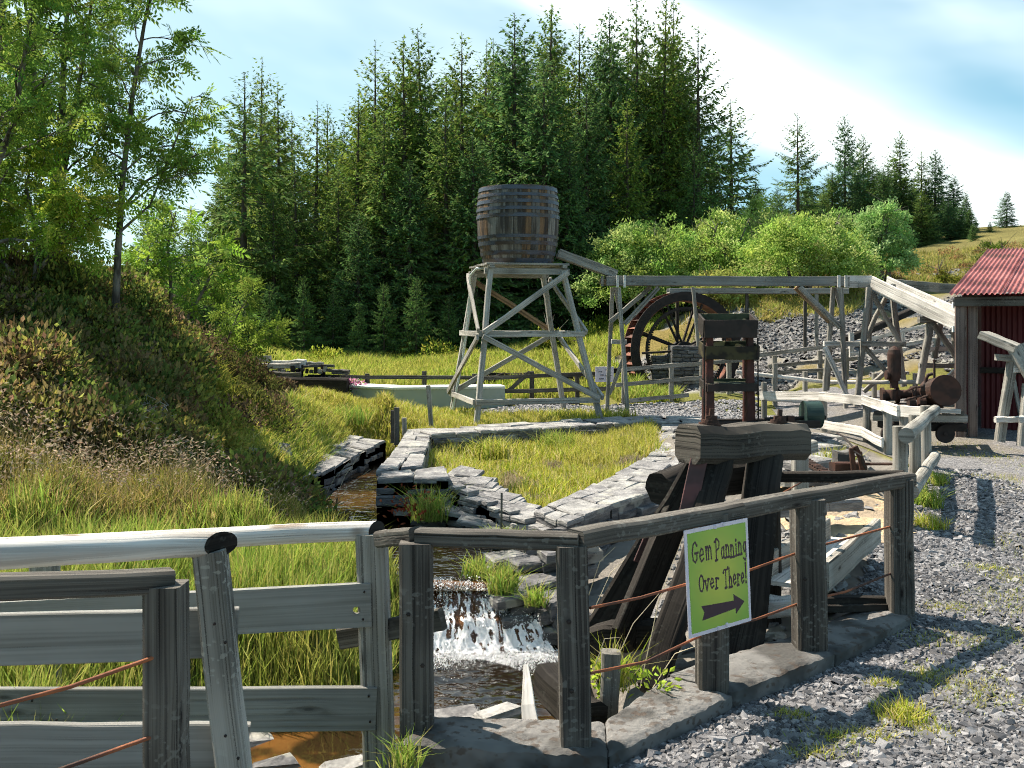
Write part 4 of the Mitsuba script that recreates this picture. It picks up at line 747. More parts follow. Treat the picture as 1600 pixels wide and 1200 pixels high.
for i, (px, t, b, d) in enumerate(((1083, 449, 540, 23.0), (1167, 457, 500, 24.6), (1258, 470, 552, 24.8), (1276, 460, 545, 24.4), (1058, 460, 540, 25.2))):
    k = new('launder_post'); scene[k] = MB().beam(W(px + (8 if i == 0 else 0), b, d), W(px, t, d), .075, .075, up=(0, 1, 0)).ply('wood_grey' if i in (0, 3) else 'wood_dark'); labels[k] = {'label': ('slim pale prop standing in front of the waterwheel spokes', 'short prop of the far launder above the rusty screen frame', 'slim dark prop on the slope left of the right trestle', 'slim grey prop on the slope close to the right trestle', 'slim dark prop behind the waterwheel')[i], 'category': 'prop'}
# ------------------------------------------------------------------ the waterwheel
wh = thing('waterwheel', 'rusty iron overshot waterwheel with curved buckets and dark spokes', 'waterwheel')
ax = unit(V(.20, -1, 0)); WC = W(1066, 546, 24.6); R_ = 1.38; HWD = .27; wx = unit(np.cross((0, 0, 1), ax)); wz = V(0, 0, 1)
def wp(a, rr, o): a = np.asarray(a, float)[..., None]; return WC + (np.cos(a) * wx + np.sin(a) * wz) * rr + ax * o
def ring(name, r0, r1, o, t, mat, n=72):
    a = np.linspace(0, 2 * np.pi, n, endpoint=False); m = MB(); v = np.vstack([wp(a, r0, o - t / 2), wp(a, r1, o - t / 2), wp(a, r1, o + t / 2), wp(a, r0, o + t / 2)]); j = np.arange(n); q = []
    for b in range(4): c = (b + 1) % 4; q.append(np.stack([b * n + j, b * n + (j + 1) % n, c * n + (j + 1) % n, c * n + j], -1))
    f = np.vstack(q); tri = v[f[0]]; g = np.cross(tri[1] - tri[0], tri[2] - tri[0])
    m.add(v, f if g @ (-ax) > 0 else f[:, ::-1]); m.put(name, mat, wh)
for o in (-HWD, HWD): ring('shroud', R_ - .21, R_, o, .025, 'iron_black' if o > 0 else 'rust_wheel')
ring('sole_plate', R_ - .225, R_ - .205, 0, 2 * HWD, 'rust_wheel'); ring('gear_ring', R_ - .42, R_ - .36, HWD + .02, .05, 'iron_black')
NB = 40
for k in range(NB):
    a = k / NB * 2 * np.pi; pr = [(a, R_ - .205), (a + .035, R_ - .10), (a + .10, R_ - .005)]; m = MB(); v = np.array([wp(q, rr, o) for q, rr in pr for o in (-HWD + .013, HWD - .013)])
    v2 = v - (np.cos(a) * wx + np.sin(a) * wz) * .012; m.add(v, [[0, 2, 3, 1], [2, 4, 5, 3]]); m.add(v2, [[1, 3, 2, 0], [3, 5, 4, 2]]); scene[newfast('bucket', wh)] = m.ply('rust_wheel_two')
scene['rust_wheel_two'] = {'type': 'twosided', 'bsdf': dict(scene['rust_wheel'])}
for o in (-HWD + .03, HWD - .03):
    for k in range(8): a = k / 8 * 2 * np.pi + .42; MB().beam(wp(a - .05, .12, o * .55), wp(a, R_ - .2, o), .05, .05, up=ax, n=1, wob=0).put('spoke', 'iron_black', wh)
    MB().lathe(WC + ax * o * .7, ax, [(-.06, 0), (-.06, .2), (.06, .2), (.06, 0)], 20).put('hub', 'iron_black', wh)
m = MB()
for k in range(96): a = k / 96 * 2 * np.pi; m.beam(wp(a, R_ - .43, HWD + .02), wp(a, R_ - .455, HWD + .02), .045, .035, up=ax, n=1, wob=0)
k = wh + '__gear_teeth'; scene[k] = m.ply('iron_black'); labels[k] = {'kind': 'stuff', 'label': 'small teeth round the gear ring'}
MB().pole([WC - ax * .8, WC + ax * 1.0], .06, 12).put('axle', 'iron_black', wh, smooth=True); MB().lathe(WC + ax * .78 + [0, 0, .0], ax, [(-.15, 0), (-.15, .15), (.15, .15), (.15, 0)], 18).put('bearing', 'iron_black', wh)
MB().beam(W(1003, 552, 23.6), W(1062, 548, 23.6), .05, .05, n=2).put('sluice_bar', 'iron_black', wh)
for nm, lbl, x0, x1, y0, y1, d, dz in (('masonry_pier', 'dark slate pier carrying the near bearing of the waterwheel', 1050, 1100, 540, 622, 23.4, .7), ('masonry_pier', 'low broken slate pier in the lower left of the waterwheel', 1020, 1048, 556, 622, 24.0, .5)):
    w = thing(nm, lbl, 'pier'); a, b = W(x0, y1, d), W(x1, y1, d); a[2] = min(a[2], tz(a[0], a[1])) - .1; zt = W(0, y0, d)[2]
    MB().box(lerp(a, b, .5) * [1, 1, 0] + [0, dz / 2 + .06, (a[2] + zt) / 2], (b - a)[0] - .04, dz, zt - a[2] - .02).put('core', 'slate_dark', w); courses(w, a, b, zt, zt, a[2], r, ['slate_dark', 'slate_mid', 'slate_dark'], .06, .12, .15, .4, .14, 120)
# ------------------------------------------------------------------ rusty screen frame on its bed
sc = thing('screen_frame', 'rusty red legged frame with black trays stacked on it behind the timber frame', 'machinery')
D0, D1 = 15.5, 16.1
for px0, px1 in ((1109, 1109), (1171, 1173)):
    for d in (D0, D1): MB().beam(W(px1 + (d - D0) * -9, 662, d), W(px0 + (d - D0) * -9, 500, d), .14, .10, up=(0, 1, 0), n=4, w1=.09).put('leg', 'red_wood', sc)
def tray(x0, x1, y0, y1, d, dp, hb, mat='iron_black'):
    a, b = W(x0, (y0 + y1) / 2, d), W(x1, (y0 + y1) / 2, d); hg = (y1 - y0) / F * d
    MB().beam(a, b, .03, hg, n=3).put('tray_front', mat, sc); MB().beam(a + [0, dp, hb], b + [0, dp, hb], .03, hg, n=3).put('tray_back', 'mossy', sc)
    for p in (a, b): MB().beam(p + [0, .02, 0], p + [0, dp - .02, hb], .03, hg, n=1).put('tray_side', mat, sc)
    MB().beam(lerp(a, b, .01) + [0, dp / 2, hg * .22 + hb / 2], lerp(a, b, .99) + [0, dp / 2, hg * .22 + hb / 2], dp - .04, .02, n=2).put('tray_floor', 'mossy', sc)
scene['mossy'] = principled(proc(lambda p, n, uv: mix(mix((.05, .062, .036), (.022, .02, .015), smoothstep(.4, .6, fbm(p.x * 7, p.y * 7, p.z * 7, 3))), (.40, .34, .2), smoothstep(.66, .70, fbm(p.x * 5 + 4, p.y * 5, p.z * 5, 2)))), .85)
tray(1101, 1183, 500, 528, D0 - .1, .5, .10); tray(1103, 1186, 541, 562, D0 - .1, .55, .07, 'mossy_dark'); tray(1105, 1184, 600, 612, D0 - .1, .6, .05)
scene['mossy_dark'] = principled(proc(lambda p, n, uv: mix((.05, .045, .022), (.018, .016, .012), smoothstep(.4, .6, fbm(p.x * 7, p.y * 7, p.z * 7, 3)))), .85)
for px in (1100, 1184): MB().pole([W(px, 528, D0 - .12), W(px + 1, 665, D0 - .12)], .012, 6).put('tie_rod', 'iron_black', sc)
bd = thing('machine_bed', 'low black iron bed with a green pulley shaft running along it', 'machinery')
MB().beam(W(1096, 664, 15.4), W(1282, 662, 15.3), .08, .10, n=3).put('bed_rail', 'iron_black', bd); MB().beam(W(1096, 660, 16.2), W(1270, 658, 16.2), .08, .10, n=3).put('bed_rail', 'iron_black', bd)
MB().beam(W(1098, 680, 15.7), W(1240, 680, 15.7), .7, .22, n=3, wob=.01).put('plinth', 'slate_dark', bd)
MB().pole([W(1195, 655, 15.6), W(1290, 652, 15.6)], .03, 8).put('shaft', 'iron_black', bd)
MB().lathe(W(1255, 648, 15.6), (1, .05, 0), [(0, 0), (0, .21), (.03, .21), (.03, .20), (.26, .205), (.26, 0)], 30).put('pulley', 'green_paint', bd)
for px in (1222, 1235): MB().beam(W(px - 5, 655, 15.3), W(px + 5, 655, 15.3), .12, .10, n=1).put('bearing', 'rust', bd)
# ------------------------------------------------------------------ round rail fence and flat white rail fence on the right
fr = thing('pole_fence', 'thick round pole fence descending along the path at right', 'fence')
for px, t, b, y, wd in ((1406, 666, 830, 10.0, 23), (1429, 648, 795, 11.3, 18), (1446, 634, 752, 13.0, 16)): post(fr, px, t, b, y, wd, 'wood_grey', 2, round_=True)
def rpole(k, a, b, ra, rb, mat='wood_grey'): return MB().pole([lerp(a, b, q) + rng(int(q * 99)).normal(0, .004, 3) for q in np.linspace(0, 1, 6)], np.linspace(ra, rb, 6), 14, wob=.015, seed=int(abs(a[2]) * 999)).put('rail', mat, k, smooth=True)
rpole(fr, W(1416, 681, 9.7), W(1461, 641, 13.0), .075, .07); rpole(fr, W(1424, 769, 9.7), W(1461, 713, 13.0), .07, .068)
fw = thing('plank_fence', 'low fence with broad sunlit white planks and round posts on the right', 'fence')
PF = [(1194, 597, 657, 19.6, 9), (1287, 612, 676, 17.7, 11), (1355, 618, 705, 16.2, 13), (1387, 630, 724, 14.7, 14), (1412, 633, 745, 13.6, 13)]
for px, t, b, y, wd in PF: post(fw, px, t, b, y, wd, 'wood_grey', 0, round_=True)
for (x0, _, _, y0, _), (x1, _, _, y1, _), t0, t1 in zip(PF[:-1], PF[1:], (617, 618, 623, 632), (618, 625, 634, 641)):
    MB().beam(W(x0, t0 + 1, y0) - [.08, .02, 0], W(x1, t1 + 1, y1) - [.08, .02, 0], .035, .15, n=3).put('plank', 'wood_pale', fw)
MB().beam(W(1412, 642, 13.6) - [.05, 0, 0], W(1446, 645, 13.1), .035, .15, n=2).put('plank', 'wood_pale', fw)
for (a, t0, y0), (b, t1, y1) in (((1287, 662, 17.6), (1355, 674, 16.1)), ((1355, 675, 16.1), (1387, 692, 14.6))): MB().beam(W(a, t0, y0) - [.08, .02, 0], W(b, t1, y1) - [.08, .02, 0], .035, .14, n=3).put('plank', 'wood_pale', fw)
fp = thing('pole_fence', 'long pale round pole fence behind the rusty engine and trestles', 'fence')
for px, t, b, y in ((1211, 568, 654, 20.8), (1258, 580, 650, 21.0), (1366, 583, 660, 20.6), (1430, 583, 650, 20.2), (1492, 582, 690, 19.2)): post(fp, px, t, b, y, 8, 'wood_grey', 0, round_=True)
rpole(fp, W(1150, 581, 20.9), W(1290, 597, 20.7), .042, .04, 'wood_pale'); rpole(fp, W(1286, 597, 20.7), W(1496, 598, 19.1), .042, .045, 'wood_pale'); rpole(fp, W(1170, 622, 20.8), W(1262, 628, 20.7), .04, .04, 'wood_pale')
def fence(label, group, posts, rails, mat='wood_grey', wp_=7, name='rail_fence', rw=.035, rh=.085):
    k = thing(name, label, 'fence', group)
    for px, t, b, y in posts: post(k, px, t, b, y, wp_, mat)
    for x0, y0, d0, x1, y1, d1 in rails: MB().beam(W(x0, y0, d0), W(x1, y1, d1), rw, rh, n=4, wob=.006).put('rail', mat, k)
fence('three rail grey fence in front of the waterwheel', None, [(1049, 568, 632, 22.0), (975, 575, 634, 21.8), (1097, 562, 625, 22.3), (1139, 560, 615, 22.4)], [(975, 577, 21.7, 1182, 561, 22.4), (962, 602, 21.7, 1105, 590, 22.1), (984, 626, 21.6, 1076, 617, 21.9)])
fence('grey fence climbing the scree between the screen frame and the trestle', None, [(1210, 556, 600, 22.6), (1281, 548, 600, 22.8), (1322, 545, 600, 22.8)], [(1185, 555, 22.4, 1332, 536, 22.9), (1200, 572, 22.6, 1340, 560, 22.9), (1200, 584, 22.4, 1300, 577, 22.6)])
fence('handrail fence rising up the spoil slope behind the tall trestle', None, [(1330, 520, 560, 24.5), (1410, 520, 560, 24.5), (1468, 505, 545, 24.2)], [(1318, 540, 24.2, 1456, 507, 24.6), (1404, 540, 24.0, 1500, 523, 24.2), (1330, 553, 24.0, 1420, 545, 24.4)], 'wood_pale')
fence('low dark fence behind the green metal tank and barrel stand', None, [(484, 588, 622, 22.5), (574, 584, 612, 22.8), (663, 580, 612, 22.8), (741, 584, 620, 22.6), (831, 580, 622, 22.4), (902, 587, 632, 22.2)], [(481, 588, 22.4, 670, 590, 22.7), (668, 590, 22.7, 785, 590, 22.5), (783, 590, 22.5, 945, 583, 22.0), (783, 611, 22.4, 960, 607, 21.9), (780, 634, 22.2, 906, 628, 22.0), (792, 612, 22.4, 828, 581, 22.4)], 'wood_dark')
isg = thing('notice_board', 'small white notice board on the fence right of the barrel stand', 'sign')
MB().beam(W(930, 585, 21.6), W(959, 585, 21.6), .03, .32, n=1, wob=0).put('panel', 'sign_white', isg); m = MB()
for q in ((935, 581, 941, 581), (946, 578, 953, 578), (938, 586, 944, 586), (949, 583, 949, 591), (936, 592, 944, 592), (946, 587, 955, 587)): m.beam(W(q[0], q[1], 21.578), W(q[2], q[3], 21.578), .004, .018, n=1, wob=0)
m.put('print', 'iron_black', isg)
# ------------------------------------------------------------------ rusty pump engine on its wagon
en = thing('pump_engine', 'rusty red brown pump engine with a tall domed air vessel, on a timber bed', 'engine')
D = 15.8
def cyl(a, b, prof, mat='rust', name='cylinder', n=22): L = np.linalg.norm(b - a); return MB().lathe(a, b - a, [(q * L, rr) for q, rr in prof], n).put(name, mat, en)
cyl(W(1450, 612, 16.1), W(1478, 610, 15.4), [(0, 0), (0, .15), (.08, .15), (.08, .17), (.2, .17), (.2, .20), (.92, .21), (.92, .235), (1, .235), (1, 0)])
cyl(W(1377, 618, 16.1), W(1452, 614, 16.0), [(0, 0), (0, .125), (.06, .125), (.06, .085), (.30, .085), (.30, .13), (.36, .13), (.36, .07), (.62, .07), (.62, .12), (.68, .12), (.68, .10), (1, .10)], name='pump_barrel')
cyl(W(1397, 606, 16.0), W(1397, 540, 16.0), [(0, .065), (.15, .06), (.16, .085), (.22, .085), (.22, .10), (.80, .102), (.90, .085), (.96, .05), (1, 0)], name='air_vessel')
cyl(W(1384, 586, 15.95), W(1390, 586, 15.95), [(0, 0), (0, .075), (.6, .075), (.6, .04), (1, .04)], name='flange'); MB().pole([W(1397, 610, 16), W(1397, 625, 16)], .07, 12).put('neck', 'rust', en, smooth=True)
MB().pole([W(1447, 605, 15.8), W(1447, 592, 15.8), W(1450, 586, 15.8), W(1457, 584, 15.8)], .027, 9).put('elbow_pipe', 'rust', en, smooth=True); MB().pole([W(1460, 602, 15.7), W(1460, 562, 15.7)], .02, 8).put('stand_pipe', 'rust', en)
for x0, y0, x1, y1 in ((1412, 613, 1432, 604), (1430, 606, 1443, 603), (1413, 626, 1440, 618), (1432, 604, 1428, 618), (1438, 622, 1450, 618)): MB().pole([W(x0, y0, 15.55), W(x1, y1, 15.5)], .018, 7).put('rod', 'rust', en)
for x0, y0 in ((1424, 628), (1440, 628)): MB().lathe(W(x0 - 5, y0, 15.65), (1, 0, 0), [(0, 0), (0, .07), (.10, .07), (.10, 0)], 16).put('valve_box', 'rust', en)
MB().beam(W(1385, 634, 16.0), W(1470, 634, 15.9), .3, .07, n=2).put('base_plate', 'rust', en)
wgn = thing('wagon', 'low timber wagon with dark wheels under the rusty engine', 'wagon')
for d in (15.4, 16.3): MB().beam(W(1362, 651, d), W(1510, 654, d), .09, .12, n=4).put('side_beam', 'wood_grey', wgn)
for x in np.linspace(1372, 1500, 7): MB().beam(W(x, 645, 15.3), W(x, 645, 16.4), .12, .06, n=1).put('deck_board', 'wood_dark', wgn)
MB().beam(W(1436, 640, 15.3), W(1500, 643, 15.3), .07, .07, n=2).put('edge_pole', 'wood_pale', wgn)
for x in (1392, 1478):
    for d in (15.55, 16.15): MB().lathe(W(x, 678, d), (0, 1, 0), [(0, 0), (0, .14), (.06, .14), (.06, .11), (.09, .11), (.09, 0)], 20).put('wheel', 'iron_black', wgn)
    MB().pole([W(x, 678, 15.5), W(x, 678, 16.3)], .03, 8).put('axle', 'iron_black', wgn)
MB().beam(W(1380, 664, 15.9), W(1500, 666, 15.9), .5, .12, n=1).put('under_frame', 'iron_black', wgn)
# ------------------------------------------------------------------ red shed
sh = thing('red_shed', 'red corrugated iron shed with an open front at the right edge', 'shed')
PX, PY = GX(1503, 16.9), 16.9; fd, bd_ = unit(V(.86, -.5, 0)), unit(V(.5, .86, 0))
def S_(u, v, z): return V(PX, PY, 0) + fd * u + bd_ * v + V(0, 0, z)
def corr(name, o, du, dv, nu, amp, mat):             # corrugated sheet: ridges along dv
    L = np.linalg.norm(du); n = int(nu * 8) + 1; t = np.linspace(0, 1, n); nn = unit(np.cross(du, dv)); h = np.cos(t * nu * 2 * np.pi) * amp
    rows = [o + t[:, None] * du + s * dv + h[:, None] * nn for s in np.linspace(0, 1, 5)]; i = (np.arange(4)[:, None] * n + np.arange(n - 1)).ravel()
    MB().add(np.vstack(rows), np.stack([i, i + 1, i + n + 1, i + n], -1), np.zeros((5 * n, 2))).put(name, mat, sh, smooth=True)
EV = 2.40
for k in range(6): corr('roof_sheet', S_(-.16 + k * .78, -.32, EV + .02 + .006 * (k % 2)), fd * .80, bd_ * 6.4 + V(0, 0, 1.12), 10, .018, 'red_sheet')
MB().beam(S_(-.1, -.12, EV - .10), S_(4.6, -.12, EV - .10), .06, .16, n=4).put('fascia', 'wood_dark', sh)
MB().beam(S_(-.02, 0, -.1), S_(-.02, 0, EV - .02), .17, .17, up=bd_, n=5).put('corner_post', 'post_brown', sh); MB().beam(S_(.16, .06, -.1), S_(.16, .06, EV - .02), .14, .10, up=bd_, n=4).put('door_post', 'post_brown', sh)
MB().beam(S_(4.4, 0, -.1), S_(4.4, 0, EV - .02), .17, .17, up=bd_, n=4).put('corner_post', 'post_brown', sh)
for k in range(5): corr('wall_sheet', S_(.22 + k * .8, .75, -.05), fd * .82, V(0, 0, EV + .1), 10, .014, 'red_wall')
for k in range(4): corr('wall_sheet', S_(0, .1 + k * 1.4, -.05), bd_ * 1.42, V(0, 0, EV + .12 + k * .26), 18, .014, 'red_wall')
MB().beam(S_(.2, .70, 1.15), S_(4.3, .70, 1.15), .06, .1, n=3).put('wall_rail', 'wood_black', sh); MB().beam(S_(.9, .60, 0), S_(.72, .66, 1.0), .06, .05, n=3).put('leaning_board', 'wood_grey', sh)
for k, z in enumerate((2.25, 1.85)): MB().beam(S_(-.13, -.03, z - .05), S_(-.13, -.03, z + .05), .03, .05, n=1).put('bracket', 'galvanised_lid', sh)
fc = thing('feed_chute', 'pale timber chute on legs standing in front of the red shed', 'chute')
for nm, x0, y0, x1, y1, d0, d1, w_, h_, mt in (('trough', 1536, 523, 1592, 546, 15.4, 15.0, .3, .12, 'wood_grey'), ('trough', 1590, 540, 1625, 600, 15.0, 14.8, .3, .1, 'wood_grey'), ('cap', 1557, 558, 1596, 561, 15.3, 15.3, .14, .10, 'wood_grey'), ('leg', 1582, 560, 1562, 690, 15.3, 15.3, .13, .12, 'wood_grey'), ('leg', 1606, 600, 1596, 697, 15.0, 15.0, .12, .12, 'wood_grey'), ('tie', 1555, 656, 1596, 655, 15.2, 15.2, .08, .09, 'wood_pale'), ('tie', 1584, 577, 1620, 580, 15.1, 15.0, .08, .10, 'wood_pale'), ('tie', 1593, 655, 1640, 655, 14.8, 14.6, .08, .10, 'wood_pale')):
    MB().beam(W(x0, y0, d0), W(x1, y1, d1), w_, h_, up=(0, 1, 0) if abs(x1 - x0) < abs(y1 - y0) else (0, 0, 1), n=4, wob=.004).put(nm, mt, fc)
# ------------------------------------------------------------------ metal tank, old timber stack, small things at left
tk = thing('metal_tank', 'long low galvanised metal tank in the grass behind the barrel stand', 'tank')
c0, c1, c2 = W(523, 638, 22.2), W(615, 646, 21.3), W(789, 640, 21.7); hh = .43
for i, (a, b) in enumerate(((c0, c1), (c1, c2))):
    d = unit((b - a) * [1, 1, 0]); n_ = V(-d[1], d[0], 0); zc = .35
    a, b = a * [1, 1, 0] + [0, 0, zc], b * [1, 1, 0] + [0, 0, zc]
    MB().beam(a + n_ * .3 + d * (.01 if i else 0), b + n_ * .3, .6, hh, n=3, wob=0, ch=.02).put('tank_section', 'galvanised', tk); MB().beam(a + n_ * .3 + [0, 0, hh / 2 + .012], b + n_ * .3 + [0, 0, hh / 2 + .012], .66, .05, n=3, wob=0, ch=.1).put('lid', 'galvanised_lid', tk)
for px, d in ((560, 21.9), (620, 21.6), (700, 21.7), (770, 21.8)): p = W(px, 640, d); MB().box(V(p[0], p[1] + .2, .08), .2, .4, .24).put('foot', 'slate_mid', tk)
ts = thing('timber_stack', 'long stack of old grey and black rotten timbers at the foot of the bank', 'timber stack')
rr_ = rng(77)
for x0, y0, x1, y1, d, w_, h_, mt in ((330, 562, 422, 560, 22.5, .3, .13, 'wood_grey'), (330, 572, 470, 571, 22.3, .25, .12, 'wood_grey'), (424, 568, 478, 567, 22.6, .25, .13, 'wood_pale'), (478, 568, 505, 568, 22.7, .2, .06, 'wood_grey'), (345, 582, 405, 583, 22.2, .3, .12, 'wood_black'), (370, 592, 440, 592, 22.2, .3, .12, 'wood_dark'), (395, 598, 545, 602, 21.9, .6, .32, 'wood_black'), (330, 590, 400, 594, 21.9, .5, .3, 'wood_black'), (520, 580, 545, 581, 22.2, .3, .1, 'wood_dark'), (400, 585, 470, 586, 21.8, .2, .12, 'wood_dark'), (455, 572, 522, 572, 22.5, .2, .05, 'wood_dark')): MB().beam(W(x0, y0, d), W(x1, y1, d), w_, h_, n=4, wob=.012).put('timber', mt, ts)
for k in range(26):
    px = 428 + (k % 13) * 7.2; py = 580 + (k // 13) * 13 + rr_.normal(0, 2); d = 21.9; MB().beam(W(px, py, d), W(px + 2, py, d + .9), rr_.uniform(.05, .1), rr_.uniform(.06, .16), n=1, wob=.008).put('timber_end', ['wood_black', 'wood_dark', 'wood_grey'][rr_.integers(3)], ts)
for px in (352, 402, 440, 470, 505): MB().beam(W(px, 570, 22.4), W(px, 625, 22.4), .1, .1, up=(0, 1, 0), n=2).put('prop', 'wood_black', ts)
for i, (px, t, b, y, wd) in enumerate(((614, 641, 692, 16.9, 7), (620, 637, 695, 16.7, 8), (632, 653, 680, 17.3, 7), (671, 602, 670, 17.9, 7))):
    k = new('stake'); scene[k] = MB().beam(W(px + (3 if i == 3 else 0), b, y), W(px - (2 if i == 3 else 0), t, y), wd * y / F, wd * y / F, up=(0, 1, 0), n=3).ply('wood_dark' if i < 2 else 'wood_grey'); labels[k] = {'label': ('left one of the two close grey stakes at the wall end', 'right and taller one of the two close stakes at the wall end', 'short grey stake just right of the pair at the wall end', 'tall slanting stake in the grass before the metal tank')[i], 'category': 'stake'}
for i, (x0, y0, x1, y1, d) in enumerate(((745, 603, 790, 585, 23.6), (760, 586, 830, 586, 24.0), (870, 590, 935, 589, 23.8), (930, 580, 985, 577, 23.6))):
    k = new('beam_scrap'); scene[k] = MB().beam(W(x0, y0, d), W(x1, y1, d), .14, .12, n=3, wob=.01).ply('wood_black'); labels[k] = {'label': ('dark slanting baulk seen through the barrel stand', 'long dark baulk lying behind the barrel stand', 'dark baulk lying right of the barrel stand', 'dark baulk lying left of the waterwheel foot')[i], 'category': 'timber'}
k = new('incline_rail'); scene[k] = MB().beam(W(1322, 532, 25.5), W(1442, 478, 27.0), .16, .16, n=4, wob=.01).ply('wood_black'); labels[k] = {'label': 'dark tarred timber sloping up the spoil heap behind the trestles', 'category': 'timber'}
pl_ = thing('flower_planter', 'wooden planter with pink flowers left of the metal tank', 'planter')
MB().beam(W(492, 613, 22.0), W(524, 613, 22.0), .3, .12, n=2).put('box', 'wood_dark', pl_)
for i, (px, py, sz) in enumerate(((578, 634, .12), (586, 640, .10))):
    k = new('slate_piece'); c = W(px, py, 21.9); scene[k] = MB().slab([c + V(-sz, 0, -.05), c + V(sz, 0, -.09), c + V(sz * .8, .12, .12), c + V(-sz, .12, .15)], .03, rr_).ply('slate_light'); labels[k] = {'label': ('pale slate leaning at the left end of the metal tank', 'small white slate lying in front of the flower planter')[i], 'category': 'stone'}
# ------------------------------------------------------------------ grass
r = rng(41)
LUSH = [(.28, .40, .065), (.35, .45, .08), (.20, .32, .06), (.44, .47, .12), (.40, .38, .12)]
DRY = [(.42, .46, .07), (.52, .48, .12), (.33, .43, .05), (.58, .52, .25), (.48, .47, .08)]
MEAD = [(.37, .47, .06), (.46, .49, .10), (.52, .49, .16), (.28, .40, .055)]
wet = lower_pool.union(upper_pool)
def pxpoly(pts): return Polygon([tuple(Wg(*p)) for p in pts])
def Wg(px, y): return GX(px, y), y
def clump(n, q, r, spread):                          # pull points together into tussocks
    c = q[r.integers(0, len(q), max(4, n // 28))]; k = r.integers(0, len(c), n); return c[k] + r.normal(0, spread, (n, 2)) * np.abs(r.normal(0, 1, (n, 1)))
def lawn(name, label, poly, n, hmin, hmax, wd, cols, lean=.6, tuss=.5, spread=.07, straw=0.0, cat='grass', hmod=None):
    poly = poly.difference(wet.buffer(.12)); q = scatter(poly, int(n * 1.1), r); k = int(n * tuss); q = np.vstack([q[:n - k], clump(k, q, r, spread)]); q = q[inside(poly, q[:, 0], q[:, 1])]
    m = meshkit.fbm(np.column_stack([q * .9, 0 * q[:, 0]]), 3, 51); h = (hmin + (hmax - hmin) * r.random(len(q)) ** 1.3) * (.55 + .95 * m)
    c = palette(r, len(q), cols, .16); g = np.clip((meshkit.fbm(np.column_stack([q * .7, 0 * q[:, 0] + 3]), 3, 52) - .42) * 4, 0, 1)[:, None]
    c = c * (1 - .45 * g) + np.array([.42, .385, .10]) * .45 * g
    if straw:
        s = meshkit.fbm(np.column_stack([q * 1.6, 0 * q[:, 0] + 9]), 3, 53) > 1 - straw; c[s] = palette(r, s.sum(), [(.34, .28, .17), (.42, .36, .25)]); h[s] *= .6
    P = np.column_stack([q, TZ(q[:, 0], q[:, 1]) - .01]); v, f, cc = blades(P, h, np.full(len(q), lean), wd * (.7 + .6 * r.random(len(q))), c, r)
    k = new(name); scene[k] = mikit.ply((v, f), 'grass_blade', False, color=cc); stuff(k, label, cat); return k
lawn('grass', 'tall lush green grass on the bank behind the board fence', Polygon([(-6, 4.6), (-2.1, 4.9), (-1.9, 5.7), (-1.95, 6.8), (-1.1, 6.9), (-.85, 8.3), (-1.0, 9.2), (-1.5, 9.9), (-2.2, 9.6), (-3.2, 8.4), (-5.5, 7.6)]), 42000, .12, .42, .0055, LUSH, .3)
lawn('grass', 'yellow green grass with straw patches inside the stone enclosure', wedge.buffer(.05), 30000, .08, .26, .007, DRY, .4, .5, .1, .34)
lawn('grass', 'bright grass strip under the barrel stand behind the enclosure', Polygon([(-3.2, 17.4), (-1.9, 16.9), (2.4, 19.3), (1.8, 20.0), (-.3, 20.5), (-1.6, 21.3), (-4.2, 21.6), (-3.6, 19.2)]), 30000, .08, .24, .009, DRY, .35)
lawn('grass', 'rough sunlit meadow rising behind the barrel stand to the plantation', Polygon([(-6.5, 22.5), (-4.2, 21.8), (-1.5, 22.3), (2.0, 22.8), (3.4, 24), (2.6, 28), (5, 32), (4.5, 34.5), (-7, 34), (-8, 28)]), 80000, .10, .34, .014, MEAD, .4, .6, .2)
lawn('grass', 'bright green grass on the lower bank above the embankment', pxpoly([(385, 11.6), (455, 11.8), (425, 12.8), (470, 13.6), (520, 15.5), (545, 17.2), (470, 17.2), (405, 15.2), (352, 12.8)]), 22000, .06, .26, .008, LUSH + DRY, .5, .7, .09, .12)
lawn('grass', 'long yellow grass at the stream edge before the metal tank', pxpoly([(440, 17.3), (600, 17.2), (640, 18), (575, 20.6), (480, 20.2), (455, 18.6)]), 13000, .06, .20, .010, DRY, .4, .7, .15)
lawn('grass', 'mossy grass along the lit shoulder of the heather bank', pxpoly([(255, 14.6), (275, 13.2), (330, 12.4), (352, 13), (390, 15), (340, 16.4), (290, 16)]), 16000, .06, .2, .008, [(.34, .36, .06), (.44, .40, .10), (.24, .30, .05)], .5)
lawn('grass', 'thin grass scattered on the spoil slope and the hill behind it', Polygon([(3, 26), (9, 31.5), (16, 33), (24, 44), (16, 52), (10, 44), (6, 33)]), 26000, .08, .3, .016, [(.36, .33, .10), (.26, .30, .07), (.42, .38, .14)], .4, .7, .25)
lawn('grass', 'dry yellow brown grass hanging over the top of the spoil slope', pxpoly([(1170, 30.5), (1185, 29.2), (1330, 28.8), (1350, 30), (1350, 32.5), (1200, 32.5)]), 9000, .08, .28, .016, [(.42, .35, .12), (.36, .36, .10), (.30, .36, .08), (.48, .40, .18)], .6, .8, .2)
lawn('grass', 'rough grass under the launder left of the waterwheel', Polygon([(2.3, 21.9), (3.6, 22.0), (3.9, 24), (2.6, 24.5), (1.8, 23.2)]), 5000, .1, .3, .012, LUSH, .4)
lawn('grass', 'mixed brown and green grasses low on the heather bank', pxpoly([(-250, 7.0), (520, 9.6), (500, 10.8), (380, 10.8), (200, 10), (-60, 9.2), (-350, 8.2)]), 22000, .08, .26, .006, [(.30, .30, .06), (.42, .33, .12), (.2, .24, .05), (.48, .38, .18)], .45, .6, .1)
ring_ = wedge.buffer(.22).difference(wedge.buffer(-.12)); lawn('grass', 'short weeds growing in the joints along the enclosure wall', ring_, 1500, .03, .10, .006, LUSH + DRY, .8, .8, .05)
